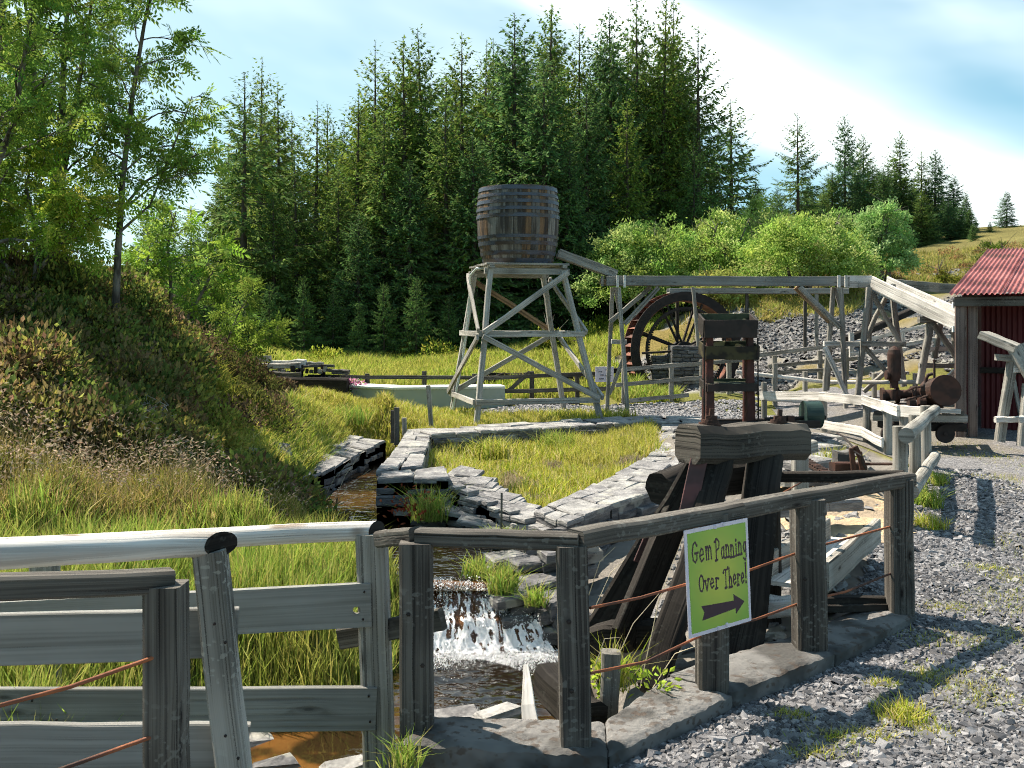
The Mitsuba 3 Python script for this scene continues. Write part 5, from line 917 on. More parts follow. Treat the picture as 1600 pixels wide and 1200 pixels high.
for j, (px, py, y, sz, lbl) in enumerate(((388, 716, 12.5, .17, 'grey rock showing through the grass low on the bank, left of the next one'), (437, 700, 13.6, .14, 'small pointed rock in the grass above the embankment'), (384, 688, 13.6, .15, 'flat dark rock in the grass below the lit shoulder'), (345, 603, 17.5, .32, 'long pale slate slab on the bank below the timber stack'), (395, 634, 17.2, .26, 'pale rock half hidden in dark heather at the bank end'))):
    k = new('bank_rock'); c = W(px, py, y); c[2] = max(c[2], tz(c[0], c[1]) + .04); scene[k] = MB().slab([c + V(-sz, -sz * .5, -.05), c + V(sz, -sz * .6, -.04), c + V(sz * .8, sz * .5, .06), c + V(-sz * .9, sz * .5, .07)], .22, r, .035, .03).ply(['slate_light', 'slate_mid', 'slate_dark', 'slate_light', 'slate_light'][j]); labels[k] = {'label': lbl, 'category': 'rock'}
# flowering grass heads
q = scatter(pxpoly([(-250, 7.4), (330, 9.2), (480, 10.2), (330, 10.6), (120, 10.6), (-250, 9.4)]), 2600, r); P = np.column_stack([q, TZ(q[:, 0], q[:, 1])]); n = len(P); h = .25 + .25 * r.random(n); tip = P + np.column_stack([r.normal(0, .09, (n, 2)), h])
D_ = unit(np.column_stack([r.normal(0, 1, (n, 2)), .5 * np.ones(n)])); sdv = unit(np.cross(D_, r.normal(0, 1, (n, 3)))); hv, hf, hc = quads4(np.vstack([tip, tip - [0, 0, .03]]), np.vstack([D_, -D_ * .8]) * .05, np.vstack([sdv, sdv]) * .007, .2, palette(r, 2 * n, [(.38, .30, .22), (.44, .37, .27), (.30, .22, .16)]))
sv, sf, scn = blades(P, h, np.full(n, .25), .0022, palette(r, n, [(.30, .26, .12)]), r); m = np.vstack([hv, sv]); k = new('flowering_grass'); scene[k] = mikit.ply((m, np.vstack([hf, sf + len(hv)])), 'grass_blade', False, color=np.vstack([hc, scn])); stuff(k, 'pinkish flowering grass heads in front of the heather bank', 'grass')
# heather, bilberry and dead twigs on the bank
def bushes(name, label, spots, rad, nl, size, cols, cat, flat=.7):
    vs, fs, cs, n = [], [], [], 0
    for (x, y), R in zip(spots, rad):
        d = unit(r.normal(0, 1, (nl, 3))); d[:, 2] = np.abs(d[:, 2]); rr = R * (r.random(nl) ** .45)[:, None] * (1 + .35 * (meshkit.noise(d * 2.3 + x) - .5))[:, None]
        P = V(x, y, tz(x, y) - .06) + d * rr * [1, 1, flat * 1.25]; D = unit(d + r.normal(0, .6, (nl, 3)) + [0, 0, .5]) * size * (.6 + .8 * r.random((nl, 1))); S = unit(np.cross(D, r.normal(0, 1, (nl, 3)))) * size * .27
        tone = cols[r.integers(len(cols))]; v, f, c = quads4(P, D, S, .3, palette(r, nl, [tone, tone, cols[r.integers(len(cols))]], .25)); vs.append(v); fs.append(f + n); cs.append(c); n += len(v)
    k = new(name); scene[k] = mikit.ply((np.vstack(vs), np.vstack(fs)), 'leaf', False, color=np.vstack(cs)); stuff(k, label, cat)
bank = pxpoly([(-260, 8.8), (-120, 9.6), (160, 10.0), (330, 10.6), (480, 11.0), (500, 12.4), (420, 12.6), (345, 12.4), (300, 13.2), (262, 15.4), (220, 16.5), (60, 14.5), (-200, 12.5), (-350, 10)])
up = pxpoly([(-260, 10.6), (160, 11.6), (290, 13.0), (255, 15.6), (200, 17), (0, 15), (-260, 12.8)])
q = scatter(bank, 420, r); bushes('heather', 'brown and olive heather covering the bank at left', q, .20 + .30 * r.random(len(q)), 560, .065, [(.19, .15, .06), (.17, .21, .05), (.23, .17, .08), (.12, .20, .045), (.36, .32, .08), (.21, .16, .10), (.10, .15, .045), (.27, .30, .06)], 'heather')
q = scatter(bank, 70, r); bushes('bracken', 'taller green bracken and gorse clumps standing out of the heather', q, .32 + .26 * r.random(len(q)), 620, .085, [(.20, .17, .07), (.16, .21, .05), (.11, .15, .045), (.27, .20, .10), (.28, .28, .07), (.20, .14, .07)], 'bracken', .95)
q = scatter(up, 150, r); bushes('bilberry', 'dark green bilberry, coloured darker still for the shade on the upper bank', q, .2 + .25 * r.random(len(q)), 460, .045, [(.045, .08, .024), (.06, .075, .028), (.08, .065, .04), (.045, .06, .024)], 'bilberry')  # leaf colours darkened to paint in the deep shade up here
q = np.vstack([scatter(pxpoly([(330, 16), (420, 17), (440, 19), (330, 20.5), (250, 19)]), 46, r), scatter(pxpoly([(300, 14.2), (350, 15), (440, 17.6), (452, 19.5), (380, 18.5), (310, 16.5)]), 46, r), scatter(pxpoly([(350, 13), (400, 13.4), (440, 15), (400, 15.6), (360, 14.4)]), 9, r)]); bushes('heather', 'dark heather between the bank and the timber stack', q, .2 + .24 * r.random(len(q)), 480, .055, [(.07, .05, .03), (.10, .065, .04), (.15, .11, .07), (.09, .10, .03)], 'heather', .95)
q = np.array([Wg(px, y) for px, y in ((700, 31.5), (640, 32), (680, 30.8), (860, 31), (845, 33), (880, 30.5), (915, 32), (940, 33.5), (965, 33), (1000, 34), (500, 28), (520, 29))]); bushes('shrubs', 'low yellow green shrubs at the meadow edge behind the barrel stand', q, .35 + .3 * r.random(len(q)), 700, .10, [(.28, .33, .045), (.36, .38, .07), (.18, .27, .04)], 'shrubs', 1.1)
q = scatter(Polygon([(8.5, 31), (13, 32.5), (20, 38), (24, 44), (14, 48), (9, 38)]), 60, r); bushes('heather', 'brown heather and bracken clumps on the hill above the shed', q, .25 + .35 * r.random(len(q)), 260, .09, [(.28, .17, .08), (.21, .17, .06), (.16, .2, .05), (.36, .24, .11)], 'heather')
k = thing('dead_heather', 'bare grey twiggy dead heather bush on the bank', 'dead bush'); c0 = np.array(W(195, 668, 11.2)); c0[2] = tz(c0[0], c0[1]); m = MB()
for _ in range(150):
    a = r.random() * 6.283; L = r.uniform(.25, .55); e = c0 + V(math.cos(a) * L, math.sin(a) * L * .7, r.uniform(.08, .34)); s_ = c0 + V(math.cos(a), math.sin(a), 0) * .05; mid = lerp(s_, e, .5) + r.normal(0, .05, 3) + [0, 0, .05]; m.pole([s_, mid, e], [.006, .004, .002], 4, caps=False)
    for _ in range(2): p = lerp(mid, e, r.random()); m.pole([p, p + r.normal(0, .09, 3)], [.003, .0015], 3, caps=False)
scene['dead_twig'] = principled((.36, .34, .33), .9); m.put('twigs', 'dead_twig', k)
# single tufts
def tuft(label, p, n, h, spread, cols=LUSH, wd=.006, lean=.55):
    k = new('grass_tuft'); q = p[None] + np.column_stack([np.clip(r.normal(0, spread, (n, 2)), -2.0 * spread, 2.0 * spread), np.zeros(n)]); v, f, c = blades(q, h * (.45 + .7 * r.random(n)), np.full(n, lean), wd, palette(r, n, cols), r, .6)
    scene[k] = mikit.ply((v, f), 'grass_blade', False, color=c); labels[k] = {'label': label, 'category': 'grass tuft'}
tuft('bushy green grass tuft in front of the square wall end', W(672, 812, 11.45), 320, .42, .10); tuft('grass tuft on the ledge above the left of the waterfall', W(745, 900, 9.2), 160, .2, .07); tuft('large grass tuft hanging on the ledge right of the waterfall', W(787, 925, 8.8), 260, .27, .06)
tuft('grass tuft drooping over the dark ledge beside the pool', W(838, 945, 8.6), 130, .2, .05, LUSH, .006, 1.0); tuft('green plant patch by the thin stick above the ledge', W(783, 846, 9.8), 300, .14, .12); tuft('dark tussock on the inner edge of the enclosure wall', W(768, 716, 13.2), 420, .30, .12, DRY + [(.08, .09, .02)]); tuft('grass tuft against the far inside wall of the enclosure', W(868, 700, 16.6), 260, .34, .15)
tuft('bright tussock by the stream left of the stakes', W(540, 662, 17.8), 420, .38, .2, LUSH, .009)
for px, py, n, h, sp_, lbl in ((1408, 1128, 420, .10, .07, 'largest yellow green grass tuft growing in the slate path'), (1440, 800, 420, .26, .09, 'grass tuft at the foot of the round pole fence'), (1450, 835, 300, .16, .09, 'pale grass tuft on the path edge behind the end post'), (1345, 1000, 120, .14, .05, 'thin weed sprouting beside the concrete kerb near the dark post'), (1465, 775, 160, .2, .06, 'small grass tuft beside the lower pole rail'), (630, 1197, 110, .16, .04, 'green grass tuft at the left end of the concrete kerb'), (1300, 690, 200, .35, .12, 'dry grass tuft behind the winch gear'), (960, 1075, 90, .3, .06, 'thin pale grass by the stump behind the rods')):
    y = 4.75 if px == 630 else (12.8 if px == 1300 else (5.7 if px == 960 else 2.1 * F / (py - 500))); p = onG(px, y); p[2] = W(px, py, y)[2] if px in (630, 960) else p[2]
    tuft(lbl, p, n, h, sp_, DRY if px in (1408, 1450, 1300, 960) else LUSH, .004 if y < 7 else .006)
q = []
for px, py, s in ((1535, 1010, .16), (1560, 965, .15), (1490, 1010, .12), (1510, 1065, .14), (1500, 1085, .1), (1530, 1105, .12), (1560, 945, .12), (1580, 860, .3), (1555, 850, .25), (1480, 965, .08), (1585, 770, .35), (1590, 740, .4), (1575, 920, .1), (1450, 1150, .06), (1270, 1192, .06), (1360, 1160, .06), (1530, 905, .1), (1540, 760, .2), (1500, 720, .3), (1480, 705, .3), (1555, 725, .3), (1300, 1165, .05), (1590, 1000, .1), (1240, 1130, .04), (1380, 1080, .04), (1450, 1065, .07)):
    p = onG(px, 2.1 * F / (py - 500)); q.append(p[None] + np.column_stack([r.normal(0, s, 260) * 1.2, r.normal(0, s * .8, 260), np.zeros(260)]))
P = np.vstack(q); v, f, c = blades(P, .02 + .04 * r.random(len(P)), np.full(len(P), .7), .003, palette(r, len(P), DRY + [(.30, .27, .10)]), r); k = new('path_grass'); scene[k] = mikit.ply((v, f), 'grass_blade', False, color=c); stuff(k, 'thin yellowish grass and moss patches in the slate path', 'grass')
# long bleached stems leaning over the water and round the timbers
m = MB()
for a, b, d0, d1 in (((515, 800), (565, 700), 11.8, 11.6), ((505, 805), (590, 770), 11.8, 11.4), ((510, 810), (575, 730), 11.9, 11.5), ((500, 795), (545, 715), 12, 11.8), ((520, 808), (592, 790), 11.6, 11.4), ((920, 930), (955, 850), 7.5, 7.3), ((925, 960), (985, 855), 7.3, 7.1), ((940, 1080), (1040, 900), 5.75, 5.6), ((1000, 1075), (1060, 830), 5.9, 5.8), ((930, 1040), (960, 990), 5.6, 5.5), ((1020, 1075), (1090, 1000), 5.85, 5.7)):
    p0_, p1_ = W(*a, d0), W(*b, d1); m.pole([p0_, lerp(p0_, p1_, .5) + [0, 0, .06], p1_ + [.03, 0, -.02]], [.003, .0025, .0012], 4, caps=False)
scene['straw'] = principled((.5, .45, .32), .8); k = new('dry_stems'); scene[k] = m.ply('straw'); stuff(k, 'long bleached grass stems leaning beside the stream', 'grass')
k = new('thin_stick'); scene[k] = MB().pole([W(783, 870, 9.9), W(784, 770, 9.9)], .012, 6).ply('wood_dark'); labels[k] = {'label': 'thin upright stick on the ledge above the waterfall', 'category': 'stick'}
pp = W(543, 606, 22.0); n = 500; d = unit(r.normal(0, 1, (n, 3))); P = pp + d * [.42, .2, .16] * (r.random((n, 1)) ** .4) + [0, 0, .05]; v, f, c = quads4(P, unit(d + r.normal(0, .5, (n, 3))) * .06, unit(np.cross(d, r.normal(0, 1, (n, 3)))) * .028, .3, palette(r, n, [(.55, .18, .35), (.6, .3, .45), (.06, .12, .03), (.65, .45, .5)])); scene[pl_ + '__flowers'] = mikit.ply((v, f), 'leaf', False, color=c)
# red dock by the wall end
n = 90; P = W(640, 790, 11.25) + r.normal(0, .1, (n, 3)) * [1.2, .5, 1]; D = unit(r.normal(0, 1, (n, 3))) * .07; v, f, c = quads4(P, D, unit(np.cross(D, r.normal(0, 1, (n, 3)))) * .014, .2, palette(r, n, [(.25, .05, .03), (.32, .10, .05)])); k = new('red_sorrel'); scene[k] = mikit.ply((v, f), 'leaf', False, color=c); stuff(k, 'reddish sorrel leaves beside the tuft at the square wall end', 'plant')

for lbl, px, py, y, sz in (('bright green leafy weed at the foot of the grey stump', 938, 1062, 5.7, .11), ('pale green leafy weed on the kerb under the sign', 1025, 1082, 5.55, .13), ('leafy weed between the stump and the leaning timbers', 968, 1050, 5.75, .08)):
    k = new('leafy_weed'); c0 = W(px, py, y); n = 60; d = unit(r.normal(0, 1, (n, 3)) + [0, 0, .6]); P = c0 + d * sz * r.uniform(.3, 1.1, (n, 1)); v, f, c = quads4(P, unit(d + r.normal(0, .5, (n, 3))) * .05, unit(np.cross(d, r.normal(0, 1, (n, 3)))) * .014, .3, palette(r, n, [(.36, .52, .06), (.43, .56, .09)])); m = MB()
    for p in P[:14]: m.pole([c0 - [0, 0, .06], p], [.003, .002], 3, caps=False)
    scene[k + '__leaves'] = mikit.ply((v, f), 'leaf', False, color=c); scene[k + '__stems'] = m.ply('wood_dark'); labels[k] = {'label': lbl, 'category': 'plant'}
# ------------------------------------------------------------------ spruces: whorled, drooping branches with needle sprays; unit tree is 10 m tall
def spruce(seed, R, step, ragged, bare, dens=1.0, tint=(1, 1, 1)):
    r = rng(seed); P, D, S, C = [], [], [], []; m = MB(); z = bare; lop, lopa = r.uniform(.05, .3), r.random() * 6.28
    m.pole([(0, 0, -.6), (.02, 0, 2.5), (-.02, .02, 5), (0, 0, 8), (0, 0, 10.0)], [.17, .14, .10, .045, .008], 7, caps=False)
    while z < 9.75:
        t = z / 10; Lz = R * ((1 - t) ** .68) * (1 - .30 * math.exp(-((1 - t) / .14) ** 2)) + .05; nb = int(r.integers(5, 8)) if t < .9 else 4; az0 = r.random() * 6.283
        for b in range(nb):
            if r.random() < ragged * (.6 if t > .3 else .3) + .5 * ragged * (math.sin(z * 2.1 + seed) > .55): continue
            az = az0 + b * 6.283 / nb + r.normal(0, .2); L = Lz * r.uniform(.62, 1.18); zz = z + r.normal(0, .07); el = -.12 + .75 * t ** 1.6 + r.normal(0, .09)
            L *= 1 + lop * math.cos(az - lopa) * (1 - t); o, la = V(math.cos(az), math.sin(az), 0), V(-math.sin(az), math.cos(az), 0)
            def at(u): u = np.asarray(u)[..., None]; return V(0, 0, zz) + o * L * u * .98 + V(0, 0, 1) * L * (math.tan(el) * u - .42 * (1 - t) * u ** 2 + .22 * u ** 3.5)
            if t < .93: m.pole(at(np.linspace(0, 1, 3)), [.028 * (1 - t) + .006, .018 * (1 - t) + .004, .003], 3, caps=False)
            k = max(3, int(L / .10 * dens)); u = r.random(k) ** .75 * .97 + .03; base = at(u); sg = np.where(r.random(k) < .5, 1, -1)[:, None]
            tl = np.clip(.38 * L * (1.05 - u), .10, .55)[:, None] * r.uniform(.6, 1.3, (k, 1)); td = unit(o * r.uniform(.35, .9, (k, 1)) + la * sg * r.uniform(.25, .95, (k, 1)) + V(0, 0, 1) * r.uniform(-.55, .08, (k, 1)))
            for q in (0, .33, .66):
                keep = (tl[:, 0] > .16) | (q == 0); bb = (base + td * tl * q + V(0, 0, -.10) * tl * q * q)[keep]; n = len(bb); dd = unit(td[keep] + r.normal(0, .28, (n, 3)) + V(0, 0, -.12)) * np.clip(tl[keep] * .7, .13, .36)
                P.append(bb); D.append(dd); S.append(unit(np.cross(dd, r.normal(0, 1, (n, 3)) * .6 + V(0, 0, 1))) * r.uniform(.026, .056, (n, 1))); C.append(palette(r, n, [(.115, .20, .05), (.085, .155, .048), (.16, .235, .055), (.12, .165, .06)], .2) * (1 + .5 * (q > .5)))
            n = max(2, int(L / .16)); u = np.linspace(.3, 1, n); bb = at(u); dd = np.tile(o, (n, 1)) * .2 + r.normal(0, .04, (n, 3)); P.append(bb); D.append(dd); S.append(unit(np.cross(dd, V(0, 0, 1) + r.normal(0, .4, (n, 3)))) * .035); C.append(palette(r, n, [(.12, .19, .05)], .2))
        z += step * r.uniform(.75, 1.3) * (1.0 - .42 * t)
    n = 34; zz = r.uniform(9.1, 10.0, n); P.append(np.column_stack([r.normal(0, .01, (n, 2)), zz])); d = unit(np.column_stack([r.normal(0, 1, (n, 2)), r.uniform(.2, 1.2, n)])) * .10; D.append(d); S.append(unit(np.cross(d, r.normal(0, 1, (n, 3)))) * .016); C.append(palette(r, n, [(.12, .18, .06)]))
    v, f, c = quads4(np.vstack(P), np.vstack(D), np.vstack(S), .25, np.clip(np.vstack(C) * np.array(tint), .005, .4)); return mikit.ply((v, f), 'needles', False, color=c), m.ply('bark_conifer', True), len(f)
KIND = {}; TINT = dict(full=(1.05, 1.05, 1), slim=(1.25, 1.18, .85), lean=(1.35, 1.25, .9), gappy=(1.3, 1.15, .85), dense=(.88, 1.0, 1.22), young=(.85, 1.0, 1.05), broad=(.7, .86, 1.25), open=(1.0, 1.0, 1.1))
for nm, a in dict(full=(1, 3.0, .31, .12, .35, 1.6), slim=(2, 2.4, .31, .14, .5, 1.5), lean=(3, 2.7, .38, .24, 1.2, 1.35), open=(4, 3.3, .46, .22, .6, 1.3), young=(5, 3.6, .42, .06, .2, 1.3), dense=(6, 2.9, .28, .08, .3, 1.7), broad=(7, 3.4, .34, .10, .1, 1.5), gappy=(8, 2.7, .36, .30, .9, 1.4)).items():
    cr, tk_, nf = spruce(*a, tint=TINT[nm]); scene['spruce_crown_' + nm] = {'type': 'shapegroup', 'crown': cr}; scene['spruce_trunk_' + nm] = {'type': 'shapegroup', 'trunk': tk_}
r = rng(61)
def plant(kind, px, ptop, y, label, group=None, wd=1.0, dz=0.0, name='spruce_tree'):
    x = GX(px, y); zb = tz(x, y) - .1 + dz; h = (H - (ptop - 500) / F * y - zb) / 10
    k = new(name); labels[k] = {'label': label, 'category': 'tree'}
    if group: labels[k]['group'] = group
    M = T().translate([x, y, zb]).rotate([0, 0, 1], float(r.uniform(0, 360))).rotate([1, 0, 0], float(r.normal(0, 1.0))).scale([wd * h * .95, wd * h * .95, h])
    for pt in ('crown', 'trunk'): scene[f'{k}__{pt}'] = {'type': 'instance', 'to_world': M, 'group': {'type': 'ref', 'id': f'spruce_{pt}_{kind}'}}
PL, PG = 'tall dark green spruce standing in the dense plantation behind the barrel', 'spruces of the plantation behind the barrel'
ORD = ['', 'first', 'second', 'third', 'fourth', 'fifth', 'sixth', 'seventh', 'eighth', 'ninth', 'tenth', 'eleventh', 'twelfth', 'thirteenth', 'fourteenth', 'fifteenth', 'sixteenth', 'seventeenth', 'eighteenth', 'nineteenth', 'twentieth', 'twenty-first', 'twenty-second', 'twenty-third']
ADJ = dict(broad='broad', gappy='gappy', full='full', slim='slim', lean='thin topped', open='open branched', dense='dense', young='bushy')
FR = ((380, 112, 34, 'open', 1.05), (403, 92, 37, 'lean', .8), (439, 130, 38, 'slim', .85), (492, 156, 38, 'lean', .9), (513, 164, 40, 'slim', .8), (556, 142, 36, 'lean', 1.0), (587, 66, 38, 'lean', .8), (637, 58, 37, 'slim', .95), (673, 40, 38, 'full', .85), (720, 54, 39, 'slim', .9), (754, 64, 41, 'lean', .7), (768, 62, 42, 'slim', .6), (804, 20, 36.5, 'dense', .95), (853, 12, 39, 'full', .85), (868, 8, 42, 'slim', .7), (905, 38, 40, 'slim', .75), (928, 40, 41, 'lean', .7), (852, 90, 35, 'dense', .95), (962, 10, 39, 'dense', .8), (1000, -4, 40, 'full', .7), (1032, -12, 40, 'slim', .75), (1052, 0, 41, 'slim', .75), (700, 150, 34.5, 'full', 1.0), (745, 210, 33.8, 'dense', 1.1), (600, 170, 34.5, 'full', 1.0), (640, 250, 33.6, 'dense', 1.1), (920, 130, 36, 'dense', .9), (980, 150, 36.5, 'slim', .9), (465, 240, 35, 'open', .9), (530, 260, 34.5, 'full', 1.0), (430, 300, 33.5, 'full', 1.1), (345, 290, 35, 'full', 1.0), (560, 330, 33, 'dense', 1.15), (880, 220, 34.6, 'dense', 1.0))
hi, lo_ = sorted([q for q in FR if q[1] < 140]), sorted([q for q in FR if q[1] >= 140])
for row, txt in ((hi, '{} tall spruce, {} tip from the left on the plantation skyline'), (lo_, '{} lower spruce in the front row of the plantation, {} from the left')):
    for j, (px, t, y, kd, wd) in enumerate(row): plant(kd, px, t, y, txt.format(ADJ[kd], ORD[j + 1]), PG, wd)
sky_ = np.array([(300, 300), (380, 130), (440, 140), (500, 170), (585, 90), (637, 70), (673, 55), (720, 70), (803, 40), (853, 30), (905, 50), (962, 30), (1000, 15), (1050, 20), (1090, 80), (1120, 200)])
for k_ in range(44):
    px = 300 + k_ * 18.6 + r.normal(0, 6); t = np.interp(px, sky_[:, 0], sky_[:, 1]) + abs(r.normal(0, 60)) + 22; plant(['full', 'slim', 'dense', 'gappy', 'lean'][r.integers(5)], px, t, r.uniform(42, 52), 'spruce of the back rows, mostly hidden deep in the plantation', 'spruces of the plantation back rows', r.uniform(.8, 1.05))
plant('open', 1091, 40, 40, 'tall open branched spruce at the right end of the plantation', None, .85); plant('open', 1145, 155, 44, 'thin spruce with long open branches right of the plantation edge', None, 1.15); plant('young', 1085, 215, 38, 'short bushy spruce at the foot of the plantation edge above the shrubs', None, .8)
plant('open', 1247, 176, 50, 'lone open spruce against the sky between plantation and right hand group', None, .95)
RG = sorted(((1321, 178, 54, 'broad', .8, 'tallest spruce of the right hand group on the hill'), (1350, 208, 56, 'full', .95, ''), (1406, 205, 56, 'full', 1.0, ''), (1440, 236, 58, 'slim', 1.0, ''), (1461, 232, 58, 'broad', 1.0, ''), (1490, 272, 58, 'broad', 1.1, ''), (1380, 260, 54, 'dense', 1.1, ''), (1300, 270, 56, 'dense', 1.0, ''), (1425, 290, 55, 'dense', 1.2, ''), (1265, 280, 56, 'dense', 1.1, ''), (1215, 290, 54, 'dense', 1.1, ''), (1510, 300, 60, 'dense', 1.1, ''), (1180, 280, 52, 'dense', 1.1, ''), (1475, 310, 57, 'dense', 1.2, ''), (1340, 300, 53, 'dense', 1.2, ''), (1285, 320, 51, 'broad', 1.3, ''), (1395, 320, 52, 'broad', 1.3, ''), (1455, 330, 54, 'broad', 1.3, ''), (1525, 340, 58, 'broad', 1.2, ''), (1235, 320, 50, 'broad', 1.2, ''), (1500, 350, 55, 'young', 1.3, ''), (1360, 330, 51, 'young', 1.3, ''), (1425, 350, 52, 'young', 1.3, '')))
bt = np.array([(1170, 300), (1240, 296), (1300, 262), (1350, 245), (1420, 250), (1470, 270), (1510, 310), (1545, 350)])
for px in np.linspace(1178, 1540, 30): plant(['broad', 'dense', 'full'][r.integers(3)], px + r.normal(0, 4), np.interp(px, bt[:, 0], bt[:, 1]) + abs(r.normal(0, 26)), r.uniform(51, 62), 'broad dark spruce merged into the belt on the right hand hill', 'spruces of the dark belt on the right hand hill', r.uniform(1.25, 1.6))
for j, (px, t, y, kd, wd, lb) in enumerate(RG): plant(kd, px, t, y, lb or f'{ADJ[kd]} dark spruce, {ORD[j + 1]} from the left in the right hand hill group', 'spruces in the group on the right hand hill', wd)
plant('broad', 1573, 297, 60, 'small lone spruce on the hill at the far right', None, 1.35)
plant('open', 255, 282, 30, 'half hidden spruce behind the slender rowan at left', None, 1.0); plant('full', 225, 330, 34, 'spruce behind the left rowans, right of the far field', None, .9); plant('open', 300, 320, 31, 'spruce with spreading branches left of the plantation', None, 1.0)
for j, (px, t, y) in enumerate(sorted(((600, 440, 31.5), (650, 430, 31.5), (560, 470, 31), (700, 460, 32), (520, 450, 32), (475, 430, 31), (420, 440, 31), (740, 450, 32.5), (950, 430, 35), (895, 440, 34.5), (380, 450, 30), (320, 440, 30)))): plant('young', px, t, y, f'young bushy spruce, {ORD[j + 1]} from the left along the plantation front edge', 'young spruces along the plantation edge', r.uniform(.75, 1.0))

# ------------------------------------------------------------------ broadleaved trees
def branch_tree(stems, seed, nb, blen, leaf, droop=.1, t0=.25, spread=.9, sub=6):
    """stems: [(points, r0, r1)]; returns trunk mesh builder and leaf sites (point, direction)."""
    r = rng(seed); m = MB(); sites, dirs = [], []
    for pts, r0, r1 in stems:
        pts = np.asarray(pts, float); L = length(pts); m.pole(pts, np.linspace(r0, r1, len(pts)), 9, caps=False, wob=.05, seed=seed)
        for b in range(nb):
            t = t0 + (1 - t0) * (b + r.random()) / nb; p = along(pts, t * L); fw = unit(along(pts, min(t + .05, 1) * L) - along(pts, (t - .05) * L)); az = b * 2.4 + r.normal(0, .4); o = V(math.cos(az), math.sin(az), 0)
            l = blen * (1.1 - t * .65) * r.uniform(.6, 1.2); d = unit(o * spread + fw * r.uniform(.35, .9)); q = [p]
            for s in range(5): d = unit(d + r.normal(0, .16, 3) + V(0, 0, -droop * s * .3)); q.append(q[-1] + d * l / 5)
            rb_ = max(.006, (r0 + (r1 - r0) * t) * .42); m.pole(q, np.linspace(rb_, .004, 6), 5, caps=False)
            for s in range(sub):
                u = .25 + .75 * (s + r.random()) / sub; p2 = along(q, u * l); d2 = unit(unit(q[-1] - q[0]) + r.normal(0, .65, 3)); l2 = l * .38 * r.uniform(.5, 1.2) * (1.2 - u * .5); e = p2 + d2 * l2 + V(0, 0, -.05 * l2); m.pole([p2, lerp(p2, e, .5) + r.normal(0, .02, 3), e], [.006, .004, .002], 3, caps=False)
                for g in range(leaf): w_ = r.random(); sites.append(lerp(p2, e, .2 + .8 * w_)); dirs.append(unit(d2 + r.normal(0, .8, 3)))
    return m, np.array(sites), np.array(dirs)
def pinnate(P, D, r, size, cols, npair=5):          # feather leaves: leaflets in pairs along a drooping stalk
    n = len(P); up_ = unit(np.cross(D, r.normal(0, 1, (n, 3)))); la = unit(np.cross(up_, D)); v, f, c, k = [], [], [], 0; tone = palette(r, n, cols, .2); L = size * r.uniform(.7, 1.3, (n, 1))
    for j in range(npair + 1):
        for s in ((1, -1) if j < npair else (0,)):
            u = (j + .8) / (npair + .8); b = P + D * L * u + V(0, 0, -.25) * L * u * u; dd = unit(la * s * .9 + D * (.45 if s else 1) + up_ * .0 + V(0, 0, -.25)) * L * .34; vv, ff, cc = quads4(b, dd, unit(np.cross(dd, up_ + r.normal(0, .25, (n, 3)))) * L * .062, .3, tone * (1 + r.normal(0, .08, (n, 1)))); v.append(vv); f.append(ff + k); c.append(cc); k += len(vv)
    return np.vstack(v), np.vstack(f), np.clip(np.vstack(c), .01, .5)
ROW = [(.17, .29, .05), (.23, .36, .06), (.13, .24, .05), (.29, .40, .08)]; BRIGHT = [(.36, .52, .06), (.43, .56, .09), (.27, .44, .05)]
def rowan(name, label, stems, seed, nb, blen, leaf, size=.19, cols=ROW, bark='bark', **kw):
    k = thing(name, label, 'tree'); m, P, D = branch_tree(stems, seed, nb, blen, leaf, **kw); scene[k + '__trunk'] = m.ply(bark, True); v, f, c = pinnate(P, D, rng(seed), size, cols); scene[k + '__crown'] = mikit.ply((v, f), 'leaf', False, color=c)
S3 = lambda pts, y: [W(px, py, y + dy) for px, py, dy in pts]
rowan('rowan_tree', 'slender rowan with one pale leaning stem on the bank', [(S3([(180, 500, 0), (184, 400, 0), (192, 280, 0), (207, 150, 0), (225, 40, 0), (246, -60, 0)], 13.5), .052, .016)], 71, 24, 1.2, 4, .23, cols=ROW, bark='bark', t0=.30, sub=8)
rowan('rowan_tree', 'many stemmed rowan with blue grey stems left of the slender one', [(S3([(84, 470, 0), (86, 340, 0), (96, 200, 0), (100, 80, .2), (112, -60, .3)], 14.2), .085, .02), (S3([(86, 345, 0), (108, 220, -.3), (130, 90, -.4), (150, -40, -.5)], 14.2), .05, .014), (S3([(88, 300, 0), (60, 180, .3), (48, 60, .4), (30, -50, .5)], 14.2), .05, .014)], 72, 17, 1.3, 3, .23, t0=.16, sub=8)
rowan('rowan_tree', 'dense rowan crown cut by the left edge of the view', [(S3([(-40, 470, 0), (-30, 300, 0), (-15, 150, 0), (5, 0, 0), (10, -80, 0)], 12.5), .09, .02), (S3([(-30, 310, 0), (20, 200, .2), (40, 80, .3), (60, -60, .3)], 12.5), .05, .015)], 73, 20, 1.25, 3, .23, t0=.12, sub=8)
rowan('rowan_tree', 'low bright green young rowan under the taller ones', [(S3([(50, 470, 0), (60, 390, 0), (40, 290, 0), (55, 240, 0)], 13.2), .035, .01), (S3([(55, 430, 0), (110, 360, -.2), (130, 300, -.3)], 13.2), .03, .01), (S3([(30, 440, 0), (-20, 380, 0), (-40, 300, 0)], 13.2), .03, .01)], 74, 15, .85, 4, .21, BRIGHT, sub=8)
rowan('rowan_tree', 'bright young rowan in front of the spruces right of the slender one', [(S3([(262, 540, 0), (268, 450, 0), (262, 380, 0), (275, 330, 0)], 19), .045, .01), (S3([(275, 530, 0), (320, 450, 0), (345, 400, 0)], 19), .04, .01), (S3([(255, 540, 0), (225, 440, 0), (235, 380, 0)], 19), .04, .01)], 75, 12, 1.05, 2, .30, ROW + BRIGHT[2:], sub=7)
